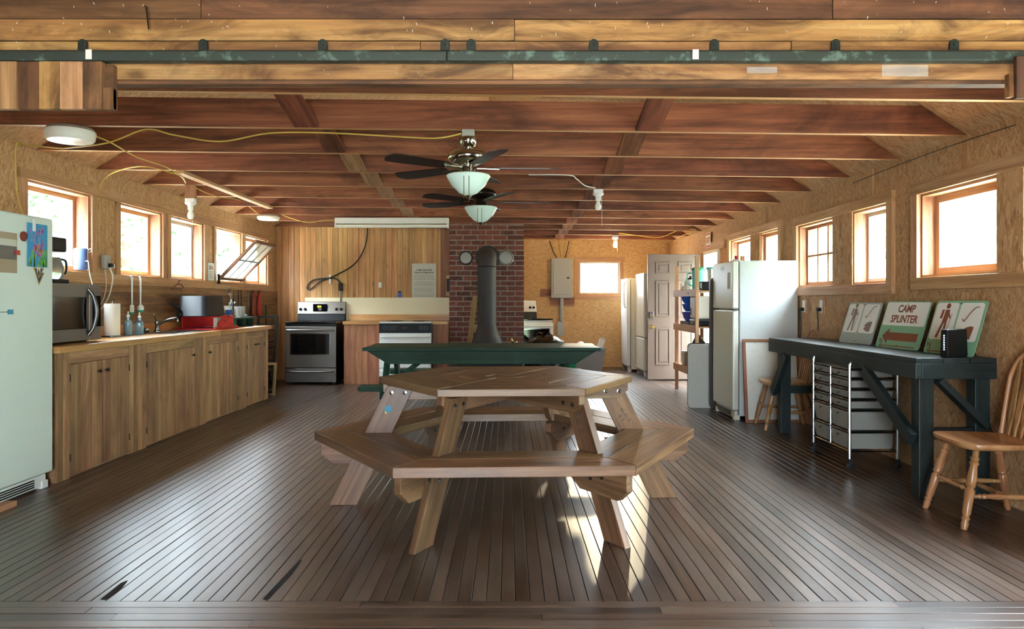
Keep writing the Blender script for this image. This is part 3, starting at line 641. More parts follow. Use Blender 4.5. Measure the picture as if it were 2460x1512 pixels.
hb = MB(); hp = [(0.012*16*math.sin(q_)**3/16, 0.011*(13*math.cos(q_) - 5*math.cos(2*q_) - 2*math.cos(3*q_) - math.cos(4*q_))/13, 0.0006) for q_ in [2*PI*i/24 for i in range(24)]]
hb.tube([(1.3*p[0] - 0.012, 1.3*p[1], p[2]) for p in hp], 0.0014, 5, True); hb.tube(smooth_path([(-0.01, -0.05, .0006), (0.0, -0.04, .0006), (0.02, -0.05, .0006), (0.035, -0.03, .0006)], 4), 0.0012, 5); hb.tube(smooth_path([(-0.03, 0.02, .0006), (-0.015, 0.045, .0006), (0.005, 0.035, .0006), (0.02, 0.05, .0006), (0.03, 0.02, .0006), (0.022, -0.01, .0006), (0.03, -0.005, .0006)], 4), 0.0013, 5)
hb2 = MB(); hb2.M = leg_frame(5, 0.69, 0.57, -1); hb2.add(hb.v, hb.f); hb2.build('carved_heart', 'ink', ht)
text('carved_date', '91-01-6\nR 2', 0.03, 'ink', ht, leg_frame(0, 0.715, 0.50, -1) @ Matrix.Rotation(-0.9, 4, 'Z'))
# ================================================================ green rectangular picnic table
gt = thing('picnic_table', 'dark green painted rectangular picnic table in front of the wood stove', 'picnic table', (PX(1160, 7.45), 7.45, 0))
for k in range(5):
    y0 = -0.40 + k*0.16; e = 1.14 + random.uniform(-.01, .01)
    MB(0).box(-e, e, y0 + 0.002, y0 + 0.158, 0.725, 0.757).build('table_board', 'green_wood', gt, bevel=0.004)
for y in (-0.36, 0.34):
    MB(0).prism([(-1.10, 0.724), (1.10, 0.724), (0.90, 0.60), (-0.90, 0.60)], y - 0.02, y + 0.02, 'xz').build('apron', 'green_wood', gt, bevel=0.003)
for y in (-0.80, 0.80):
    for k in (0, 1):
        MB(0).prism([(-1.09, y - 0.12 + k*0.125 + 0.05), (-1.04, y - 0.12 + k*0.125), (1.04, y - 0.12 + k*0.125), (1.09, y - 0.12 + k*0.125 + 0.05), (1.07, y + k*0.125), (-1.07, y + k*0.125)], 0.40, 0.44, 'xy').build('bench_board', 'green_wood', gt, bevel=0.003)
for x in (-0.92, 0.82):
    for s in (-1, 1):
        MB().bar((x, s*0.22, 0.722), (x, s*0.66, 0.0), 0.04, 0.12, (0, s, 0.6)).build('leg', 'green_wood', gt, bevel=0.002)
        MB().bar((x + 0.05, s*0.12, 0.67), (x*0.35, s*0.04, 0.66) if False else (x + (0.5 if x < 0 else -0.5), s*0.02, 0.66), 0.03, 0.05).build('brace', 'green_wood', gt)
    MB().bar((x + 0.045, -0.86, 0.37), (x + 0.045, 0.86, 0.37), 0.04, 0.09).build('seat_beam', 'green_wood', gt, bevel=0.002)
    MB().bar((x + 0.045, -0.335, 0.69), (x + 0.045, 0.315, 0.69), 0.04, 0.06).build('top_beam', 'green_wood', gt)
    MB().bar((x + 0.05, 0, 0.41), (x + (0.42 if x < 0 else -0.42), 0, 0.70), 0.03, 0.05).build('brace', 'green_wood', gt)
# ================================================================ dark workbench at the right wall
wbn = thing('workbench', 'dark green painted workbench with diagonal braces at the right wall', 'workbench', (2.46, 5.66, 0))
BY0, BY1, BD, BH = -1.24, 1.26, 0.475, 0.86
for k in range(3): MB(1).box(BD*k/3 + 0.001 - 0.01, BD*(k+1)/3 - 0.001, BY0, BY1, BH - 0.03, BH).build('top_board', 'bench_wood', wbn, bevel=0.002)
MB(1).box(-0.012, 0.026, BY0 + 0.001, BY1, BH - 0.125, BH - 0.031).build('apron', 'bench_wood', wbn, bevel=0.003)
MB(0).box(0.027, BD, BY0, BY0 + 0.038, BH - 0.125, BH - 0.031).build('apron', 'bench_wood', wbn, bevel=0.003)
MB(0).box(0.027, BD, BY1 - 0.038, BY1, BH - 0.125, BH - 0.031).build('apron', 'bench_wood', wbn, bevel=0.003)
for y in (BY0 + 0.085, BY1 - 0.16):
    for x in (0.075, BD - 0.06): MB(2).box(x - 0.045, x + 0.045, y - 0.045, y + 0.045, 0, BH - 0.031).build('leg', 'bench_wood', wbn, bevel=0.003)
    MB(0).box(0.121, BD - 0.106, y - 0.02, y + 0.02, 0.36, 0.43).build('stretcher', 'bench_wood', wbn)
MB().bar((0.0, BY0 + 0.66, BH - 0.13), (0.0, BY0 + 0.06, 0.36), 0.085, 0.04, (-1, 0, 0)).build('brace', 'bench_wood', wbn, bevel=0.002)
MB().bar((0.0, BY1 - 0.42, BH - 0.13), (0.0, BY1 - 0.09, 0.36), 0.085, 0.04, (-1, 0, 0)).build('brace', 'bench_wood', wbn, bevel=0.002)
MB().bar((0.13, BY0 + 0.018, BH - 0.13), (BD - 0.06, BY0 + 0.018, 0.45), 0.04, 0.08, (0, -1, 0.01)).build('brace', 'bench_wood', wbn, bevel=0.002)
# ================================================================ Windsor chairs with arrow backs
def turned(a, b, r):
    a, b = Vector(a), Vector(b); L = []; R = []
    for t, k in ((0, .75), (.12, .8), (.14, 1.15), (.17, .8), (.20, 1.2), (.23, .85), (.40, 1.25), (.45, 1.0), (.47, 1.2), (.50, .8), (.53, 1.15), (.80, 1.0), (.84, .75), (.86, 1.05), (.89, .75), (.93, .95), (1.0, .65)):
        L.append(a.lerp(b, t)); R.append(r*k)
    return L, R
def windsor(label, loc, rz):
    t = thing('windsor_chair', label, 'chair', loc, rz, 'oak arrow back chairs')      # local +x is the front
    out = [(0.20, -0.21), (0.225, -0.10), (0.23, 0.0), (0.225, 0.10), (0.20, 0.21), (0.10, 0.225), (-0.05, 0.215), (-0.17, 0.18), (-0.215, 0.10), (-0.22, 0.0), (-0.215, -0.10), (-0.17, -0.18), (-0.05, -0.215), (0.10, -0.225)]
    sm = []
    for i in range(len(out)):
        p, q, r_ = Vector(out[i-1]), Vector(out[i]), Vector(out[(i+1) % len(out)]); sm += [tuple(q*0.75 + p*0.125 + r_*0.125), tuple((q + r_)/2)]
    n = len(sm); vs = []; fs = []
    for sc, z in ((0.86, 0.412), (0.97, 0.42), (1.0, 0.436), (0.985, 0.448), (0.90, 0.449), (0.55, 0.437)):
        vs += [(p[0]*sc, p[1]*sc, z) for p in sm]
    for j in range(5): fs += [(j*n+i, j*n+(i+1) % n, (j+1)*n+(i+1) % n, (j+1)*n+i) for i in range(n)]
    fs += [tuple(range(n))[::-1], tuple(range(5*n, 6*n))]
    MB(1).add(vs, fs).build('seat', 'chair_wood', t, smooth=60)
    for sx, sy in ((1, 1), (1, -1), (-1, 1), (-1, -1)):
        MB().tube(*turned((0.13*sx, 0.14*sy, 0.425), (0.23*sx, 0.205*sy, 0.0), 0.021), 10).build('leg', 'chair_wood', t, smooth=True)
    def mid(sx, sy, z): k = (0.425 - z)/0.425; return (0.13*sx + 0.10*sx*k, 0.14*sy + 0.065*sy*k, z)
    for sy in (-1, 1): MB().tube(*turned(mid(1, sy, 0.17), mid(-1, sy, 0.17), 0.013), 8).build('stretcher', 'chair_wood', t, smooth=True)
    a, b = Vector(mid(1, 1, .17)).lerp(Vector(mid(-1, 1, .17)), .5), Vector(mid(1, -1, .17)).lerp(Vector(mid(-1, -1, .17)), .5)
    MB().tube(*turned(a, b, 0.013), 8).build('stretcher', 'chair_wood', t, smooth=True)
    MB().tube(*turned(mid(1, 1, .20), mid(1, -1, .20), 0.012), 8).build('stretcher', 'chair_wood', t, smooth=True)
    def back(y, z): return (-0.175 - (z - 0.44)*0.2, y, z)
    pts = []
    for i in range(25):
        a = PI*i/24; pts.append((0.20*math.cos(a)*(1.0 if True else 1), math.sin(a)))
    bow = [back(0.175, 0.44), back(0.19, 0.60)] + [back(0.20*math.cos(PI*i/18), 0.74 + 0.20*math.sin(PI*i/18)) for i in range(19)] + [back(-0.19, 0.60), back(-0.175, 0.44)]
    MB().tube(smooth_path(bow, 2), 0.013, 10).build('back_bow', 'chair_wood', t, smooth=True)
    for i in range(5):
        y0 = -0.11 + i*0.055; y1 = y0*1.25; zt = 0.74 + math.sqrt(max(0.0, 0.20**2 - y1**2))
        w = [(0.44, .006), (0.50, .007), (0.54, .017), (0.60, .020), (0.70, .017), (0.82, .009), (zt, .005)]; vs = []; fs = []
        for z, hw in w:
            k = (z - 0.44)/(zt - 0.44); y = y0 + (y1 - y0)*k; c = Vector(back(y, z))
            vs += [c + Vector((0.005, -hw, 0)), c + Vector((0.005, hw, 0)), c + Vector((-0.005, hw, 0)), c + Vector((-0.005, -hw, 0))]
        for j in range(len(w)-1): fs += [(4*j+i_, 4*j+(i_+1) % 4, 4*j+4+(i_+1) % 4, 4*j+4+i_) for i_ in range(4)]
        fs += [(3,2,1,0), tuple(range(len(vs)-4, len(vs)))]
        MB(2).add(vs, fs).build('spindle', 'chair_wood', t, smooth=50)
    return t
windsor('oak arrow back chair in front of the near end of the workbench', (2.64, 4.06, 0), math.radians(180 - 4))
windsor('oak arrow back chair between the workbench and the framed white board', (2.645, 7.03, 0), math.radians(180 - 6))
# ================================================================ rolling drawer cart under the workbench
ct = thing('drawer_cart', 'chrome rolling cart with twelve grey drawers under the workbench', 'drawer cart', (2.44, 5.26, 0))
CW, CD, CH = 0.62, 0.34, 0.74
for x in (0, CD):
    for y in (0, CW): MB().tube([(x, y, 0.075), (x, y, CH - 0.03)], 0.011, 8).build('post', 'chrome', ct, smooth=True)
for y in (0, CW): MB().tube(smooth_path([(0, y, CH - 0.03), (0.005, y, CH + 0.015), (0.03, y, CH + 0.03), (CD - 0.03, y, CH + 0.03), (CD - 0.005, y, CH + 0.015), (CD, y, CH - 0.03)], 4), 0.011, 8).build('handle_bow', 'chrome', ct, smooth=True)
MB().tube([(0, CW/2, 0.13), (0, CW/2, CH - 0.03)], 0.008, 8).build('post', 'chrome', ct, smooth=True)
zs = [0.13, 0.265, 0.42, 0.495, 0.57, 0.645, 0.715]
for z in zs:
    for x in (0, CD): MB().tube([(x, 0.011, z), (x, CW - 0.011, z)], 0.006, 6).build('rail', 'chrome', ct, smooth=True)
    for y in (0, CW): MB().tube([(0.011, y, z), (CD - 0.011, y, z)], 0.006, 6).build('rail', 'chrome', ct, smooth=True)
MB().box(0.01, CD - 0.01, 0.01, CW - 0.01, CH - 0.018, CH - 0.006).build('top_tray', 'steel_dark', ct)
for k in range(6):
    for y0, y1 in ((0.016, CW/2 - 0.012), (CW/2 + 0.012, CW - 0.016)):
        z0, z1 = zs[k] + 0.012, zs[k+1] - 0.012
        d = MB(); d.add([(0.012, y0+.012, z0), (CD-0.02, y0+.012, z0), (CD-0.02, y1-.012, z0), (0.012, y1-.012, z0), (-0.008, y0, z1), (CD-0.02, y0, z1), (CD-0.02, y1, z1), (-0.008, y1, z1)], [(3,2,1,0),(4,5,6,7),(0,1,5,4),(1,2,6,5),(2,3,7,6),(3,0,4,7)])
        d = d.build('drawer', 'drawer_grey', ct, bevel=0.003)
        yc = (y0+y1)/2; MB().tube([(0.0, yc, z1 - 0.02), (-0.016, yc, z1 - 0.026), (-0.02, yc, z1 - 0.024)], [0.004, 0.006, 0.009], 8).build('knob', 'chrome', d, smooth=True)
for x in (0, CD):
    for y in (0, CW):
        w = MB().lathe([(0.018, -0.012), (0.026, -0.006), (0.026, 0.006), (0.018, 0.012)], 14, (x, y, 0.028), 'y').build('caster', 'rubber', ct, smooth=True)
        MB().box(x-0.012, x+0.012, y-0.018, y+0.018, 0.045, 0.075).build('fork', 'rubber', w)
# ================================================================ refrigerators
def fridge(label, loc, rz, w, d, h, split, mat, side, hinge=1, handle=True, name='refrigerator'):
    """local frame: front faces -y, width along x from 0 to w"""
    t = thing(name, label, 'refrigerator', loc, rz)
    MB().box(0, w, 0.07, d, 0.04, h).build('body', side, t, bevel=0.008)
    doors = [(0.10, split - 0.006), (split + 0.006, h)] if split else [(0.10, h)]
    for z0, z1 in doors:
        dr = MB().box(0, w, 0.0, 0.062, z0, z1).build('door', mat, t, bevel=0.014, seg=3)
        if handle:
            x = w - 0.05 if hinge > 0 else 0.05
            a, b = (z0 + 0.06, min(z0 + 0.42, z1 - 0.04)) if z0 > 0.6 else (z1 - 0.5, z1 - 0.06)
            MB().tube(smooth_path([(x, 0.0, a), (x, -0.035, a + 0.03), (x, -0.04, (a+b)/2), (x, -0.035, b - 0.03), (x, 0.0, b)], 4), 0.012, 8).build('handle', mat, dr, smooth=True)
    g = MB().box(0.03, w - 0.03, 0.03, 0.06, 0.015, 0.09).build('kick_grille', 'white_plastic' if mat == 'fridge_white' else 'tan_enamel', t, bevel=0.004)
    for k in range(4):
        MB().box(0.05, w - 0.15, 0.026, 0.031, 0.026 + k*0.014, 0.034 + k*0.014).build('grille_slot', 'dark_void', g)
    for x in (0.05, w - 0.05): MB().box(x - 0.03, x + 0.03, 0.02, 0.08, 0.0, 0.05).build('foot', 'white_plastic' if mat == 'fridge_white' else 'tan_enamel', t, bevel=0.004)
    return t
fl = fridge('pale white refrigerator with magnets at the left end of the counter', (-2.955, 4.03, 0), PI/2, 0.76, 0.58, 1.735, 0, 'fridge_white', 'fridge_white', handle=False)
tag(MB(1).box(-2.95, -2.885, 4.1, 4.33, 0.0, 0.03).build('wood_block', 'pine'), 'flat pine scrap lying at the foot of the left refrigerator', 'wood')
FX = -2.954
def onfridge(pxx, pyy):
    Y = (FX + 0) * F / (pxx - VX); return Vector((FX, Y, PZ(pyy, Y)))
def ff(o, rot=0, lift=0.0):
    return frame((o[0] + lift, o[1], o[2]), (0, 1, 0), (0, 0, 1)) @ Matrix.Rotation(rot, 4, 'Z')
o = onfridge(20, 603); t = thing('photo_print', 'brown landscape photograph stuck on the left refrigerator door', 'photograph', tuple(o + Vector((0.001, 0, -0.13))))
MB().box(0, 0.001, -0.10, 0.075, 0.0, 0.24).build('sheet', 'photo_brown', t); MB().box(0.001, 0.0016, -0.095, 0.07, 0.08, 0.16).build('dark_band', 'photo_dark', t); MB().box(0.001, 0.0016, -0.095, 0.07, 0.16, 0.2).build('sky_band', 'paper_grey', t)
o = onfridge(88, 592); t = thing('child_painting', 'bright pink, blue and green coral painting clipped to the left refrigerator', 'painting', tuple(o + Vector((0.002, 0, -0.13))))
MB().box(0, 0.006, -0.095, 0.095, 0.0, 0.27).build('canvas', 'blue_paint', t)
m = MB(); random.seed(3)
for k in range(46):
    a = Vector((0.0065, random.uniform(-.07, .06), random.uniform(.06, .22))); d = Vector((0, random.uniform(-.02, .02), random.uniform(.01, .04))); m.bar(a, a + d, 0.008, 0.001, (1, 0, 0))
m.build('coral', 'pink_paint', t)
m = MB()
for k in range(26):
    a = Vector((0.0068, random.uniform(-.085, .085), 0.005)); d = Vector((0, random.uniform(-.02, .03), random.uniform(.03, .11))); m.bar(a, a + d, 0.006, 0.001, (1, 0, 0))
m.build('seaweed', 'lime_paint', t)
m = MB()
for k in range(10):
    a = Vector((0.0072, random.uniform(-.07, .05), random.uniform(.06, .16))); m.bar(a, a + Vector((0, .02, random.uniform(-.01, .02))), 0.008, 0.001, (1, 0, 0))
m.build('orange_strokes', 'orange_paint', t)
tag(MB().box(o[0] + 0.009, o[0] + 0.022, o[1] - 0.055, o[1] - 0.042, o[2] + 0.09, o[2] + 0.165).build('clothespin', 'white_plastic'), 'patterned magnetic clothespin holding the coral painting', 'clothespin')
def arrow_magnet(pxx, pyy, mat, label):
    o = onfridge(pxx, pyy); t = thing('arrow_magnet', label, 'magnet', tuple(o))
    MB().box(0.0, 0.004, -0.07, 0.03, -0.002, 0.002).build('shaft', 'steel_dark', t)
    MB().prism([(0.02, -0.007), (0.03, -0.014), (0.068, -0.013), (0.058, 0), (0.068, 0.013), (0.03, 0.014), (0.02, 0.007)], 0.0, 0.008, 'yz').build('fletching', mat, t)
arrow_magnet(28, 606, 'red_paint', 'red arrow magnet across the landscape photograph'); arrow_magnet(12, 750, 'sky_mark', 'blue arrow magnet low on the left refrigerator door')
o = onfridge(92, 660); t = thing('letter_magnet', 'navy and gold interlocking letter magnet under the coral painting', 'magnet', tuple(o))
def wv(sc, x0, x1, mat, nm):
    k = sc; P = [(-.045, .04), (-.018, .04), (-.018, .032), (-.022, .03), (-.014, .008), (-.003, .03), (.004, .03), (.014, .008), (.022, .03), (.018, .032), (.018, .04), (.045, .04), (.045, .03), (.038, .028), (.022, -.012), (.026, -.014), (.034, .002), (.03, .006), (.03, .012), (.05, .012), (.05, .004), (.045, .002), (.004, -.062), (-.038, .028), (-.045, .03)]
    MB().prism([(p[0]*k, (p[1] + .008)*k - .008) for p in P], x0, x1, 'yz').build(nm, mat, t)
wv(1.12, 0.0, 0.002, 'gold_mark', 'gold_outline'); wv(0.92, 0.002, 0.0028, 'navy_mark', 'navy_letters')
m = MB().bar((0.003, -.018, .018), (0.003, .0, -.02), 0.004, 0.001, (1, 0, 0)); m.bar((0.003, .0, -.02), (0.003, .02, .016), 0.004, 0.001, (1, 0, 0)); m.build('inner_line', 'gold_mark', t)
o = onfridge(55, 568); tag(MB().lathe([(0.028, 0), (0.03, 0.006), (0.02, 0.014), (0, 0.016)], 14, tuple(o), 'x').build('round_magnet', 'rust_red', smooth=True), 'dark red round magnet between photograph and painting', 'magnet')
# white refrigerator at the right, front faces the room
fr = fridge('white top freezer refrigerator with rust specks beside the framed board', (2.27, 8.16, 0), -PI/2, 0.72, 0.66, 1.615, 1.12, 'fridge_cream', 'fridge_side', handle=False)
for z in (1.12, 1.62): MB().box(0.69, 0.735, 0.01, 0.05, z - 0.008, z + 0.008).build('hinge', 'steel_dark', fr)
MB().box(0.55, 0.63, -0.0025, 0.0, 1.33, 1.50).build('label_sheet', 'paper_grey', fr); MB().box(0.30, 0.38, -0.004, 0.0, 1.535, 1.56).build('badge', 'chrome', fr)
tag(MB().lathe([(0.02, 0), (0.025, 0.01), (0.012, 0.03), (0.018, 0.05), (0, 0.062)], 10, (2.36, 7.62, 1.616)).build('figurine', 'red_paint', smooth=True), 'little red and white figurine on top of the speckled refrigerator', 'figurine')
fridge('plain white refrigerator farthest back in the right corner', (2.03, 13.22, 0), -PI/2, 0.66, 0.7, 1.60, 0, 'white_enamel', 'tan_enamel')
f2 = fridge('cream french door style refrigerator behind the open brown door', (2.15, 12.40, 0), -PI/2, 0.74, 0.7, 1.66, 0.62, 'tan_enamel', 'tan_enamel', hinge=-1)
t = thing('foam_cooler', 'white foam cooler box standing on the cream refrigerator', 'cooler', (2.35, 11.80, 1.662))
MB().box(0.0, 0.34, 0.0, 0.4, 0, 0.18).build('body', 'tan_enamel', t, bevel=0.008); MB().box(-0.02, 0.36, -0.02, 0.42, 0.181, 0.225).build('lid', 'white_plastic', t, bevel=0.008)
# leaning panels beside the right refrigerator
t = thing('framed_board', 'white board in a raw pine frame leaning on the side of the speckled refrigerator', 'board', (2.36, 7.305, 0))
m = MB(); Rl = Matrix.Rotation(math.radians(-7), 4, 'X'); m.M = Rl; m.box(0.025, 0.535, 0.004, 0.012, 0.02, 0.80).build('panel', 'panel_white', t)
for a in ((0, 0.56, 0.80, 0.828), (0, 0.56, 0.0, 0.028)): m = MB(0); m.M = Rl; m.box(a[0], a[1], 0, 0.022, a[2], a[3]).build('frame_rail', 'redwood', t)
for a in ((0, 0.028), (0.532, 0.56)): m = MB(2); m.M = Rl; m.box(a[0], a[1], 0, 0.022, 0.0285, 0.7995).build('frame_stile', 'redwood', t)
def rounded(w, h, r, n=5):
    P = []
    for cx, cy, a0 in ((w-r, r, -PI/2), (w-r, h-r, 0), (r, h-r, PI/2), (r, r, PI)):
        P += [(cx + r*math.cos(a0 + PI/2*i/n), cy + r*math.sin(a0 + PI/2*i/n)) for i in range(n+1)]
    return P
t = thing('folding_table', 'dark brown folding table stood on end behind the speckled refrigerator', 'folding table', (2.25, 8.20, 0))
MB().prism(rounded(0.62, 1.47, 0.06), 0.0, 0.045, 'xz').build('table_top', 'brown_plastic', t, bevel=0.006); MB().box(0.1, 0.5, 0.046, 0.066, 0.2, 1.2).build('leg_frame', 'black_metal', t)
t = thing('table_leaf', 'pale rounded table leaf standing beside the dark folding table', 'table leaf', (2.03, 8.30, 0))
MB().prism(rounded(0.55, 0.72, 0.045), 0.0, 0.03, 'xz').build('leaf', 'panel_white', t, bevel=0.004); MB().prism(rounded(0.56, 0.73, 0.045), 0.031, 0.04, 'xz').build('edge_band', 'black_metal', t)
# ================================================================ base cabinets along the left wall and their worktop
CX = -2.99
def plank_door(parent, y0, y1, z0, z1, knob, n=3):
    d = MB(2); ys = [y0 + (y1-y0)*(i/n + (random.uniform(-.08, .08)/n if 0 < i < n else 0)) for i in range(n+1)]
    first = None
    for i in range(n):
        p = MB(2).box(CX - 0.001, CX + 0.019 + random.uniform(0, .002), ys[i] + 0.0008, ys[i+1] - 0.0008, z0, z1).build('door' if first is None else 'door_plank', 'cabinet_wood', first or parent, bevel=0.0012)
        first = first or p
    kz = z1 - 0.075; ky = y0 + 0.05 if knob < 0 else y1 - 0.05
    MB().lathe([(0.006, 0), (0.006, 0.012), (0.014, 0.02), (0.012, 0.028), (0, 0.03)], 10, (CX + 0.02, ky, kz), 'x').build('knob', 'dark_bronze', first, smooth=True)
    hy = y1 if knob < 0 else y0
    for hz in (z1 - 0.09, z0 + 0.12): MB().tube([(CX + 0.021, hy, hz - 0.025), (CX + 0.021, hy, hz + 0.025)], 0.004, 6).build('hinge', 'black_metal', first)
cells = [(4.86, 5.92, 2, 'cabinet with two plank doors beside the left refrigerator'), (5.92, 7.12, 1, 'plank base cabinet with one wide door left of the sink'), (7.12, 8.25, 1, 'plank base cabinet under the dish rack'), (8.25, 9.12, 2, 'plank base cabinet at the far end of the left counter')]
for i, (a, b, nd, lab) in enumerate(cells):
    t = thing('base_cabinet', lab, 'cabinet', (0, 0, 0), 0, 'plank base cabinets')
    MB(1).box(XL + 0.012, CX - 0.003, a + 0.001, b - 0.001, 0.0, 0.855 if i in (0, 3) else 0.70).build('carcass', 'cabinet_wood', t)
    MB(1).box(CX - 0.002, CX + 0.016, a + 0.14, b - 0.14, 0.775, 0.853).build('top_rail', 'cabinet_wood', t)
    sw = 0.135
    for y0, y1 in ((a + 0.001, a + sw/2), (a + sw/2 + 0.001, a + sw), (b - sw, b - sw/2), (b - sw/2 + 0.001, b - 0.001)):
        MB(2).box(CX - 0.002, CX + 0.016 + random.uniform(0, .003), y0, y1, 0.0, 0.853).build('stile_plank', 'cabinet_wood', t)
    y0, y1 = a + sw + 0.004, b - sw - 0.004
    if nd == 2:
        ym = (y0+y1)/2; plank_door(t, y0, ym - 0.002, 0.02, 0.772, 1, 3); plank_door(t, ym + 0.002, y1, 0.02, 0.772, -1, 3)
    else:
        plank_door(t, y0, y1, 0.02, 0.772, 1 if i == 1 else -1, 5)
MB(2).box(XL + 0.02, CX + 0.016, 9.121, 9.14, 0, 0.853).build('end_panel', 'cabinet_wood', t)
wt = thing('worktop', 'long honey coloured wooden worktop along the left wall', 'worktop', (0, 0, 0.857))
SK = (6.75, 7.55)
for y0, y1 in ((4.83, SK[0]), (SK[1], 9.17)): MB(1).box(XL + 0.016, CX + 0.05, y0, y1, 0, 0.045).build('slab', 'counter_wood', wt, bevel=0.003)
MB(1).box(XL + 0.016, XL + 0.10, SK[0], SK[1], 0, 0.045).build('slab', 'counter_wood', wt); MB(1).box(CX - 0.06, CX + 0.05, SK[0], SK[1], 0, 0.045).build('slab', 'counter_wood', wt)
MB(1).box(XL + 0.019, XL + 0.04, 4.85, 9.15, 0.046, 0.13).build('backsplash', 'counter_wood', wt, bevel=0.002)
# sink with faucet
t = thing('kitchen_sink', 'steel sink set into the left worktop', 'sink', (XL + 0.10, SK[0], 0.9025))
sx, sy = CX - 0.06 - XL - 0.10, SK[1] - SK[0]
m = MB()
for a, b, c_, d in ((-0.012, sx + 0.012, -0.012, 0.03), (-0.012, sx + 0.012, sy - 0.03, sy + 0.012), (-0.012, 0.09, 0.03, sy - 0.03), (sx - 0.03, sx + 0.012, 0.03, sy - 0.03)): m.box(a, b, c_, d, 0.0, 0.004)
m.build('rim', 'stainless', t)
m = MB(); m.add([(0.09, .03, 0), (sx-.03, .03, 0), (sx-.03, sy-.03, 0), (.09, sy-.03, 0), (0.12, .06, -.17), (sx-.06, .06, -.17), (sx-.06, sy-.06, -.17), (.12, sy-.06, -.17)], [(7,6,5,4)] + [(i, i+4, (i+1)%4+4, (i+1)%4) for i in range(4)])
for f in m.f: f.reverse()
m.build('basin', 'stainless', t)
fa = thing('faucet', 'chrome faucet standing at the back of the sink', 'faucet', (XL + 0.145, 7.15, 0.9066))
MB().lathe([(0.03, 0), (0.03, 0.012), (0.02, 0.02), (0.018, 0.07), (0.022, 0.08), (0.02, 0.1), (0, 0.105)], 14).build('base', 'chrome', fa, smooth=True)
MB().tube(smooth_path([(0, 0, 0.06), (0.08, 0.02, 0.11), (0.17, 0.04, 0.13), (0.18, 0.04, 0.10)], 5), 0.012, 10).build('spout', 'chrome', fa, smooth=True)
MB().tube([(0, 0, 0.10), (0.02, -0.10, 0.17)], [0.012, 0.008], 8).build('lever', 'chrome', fa, smooth=True)
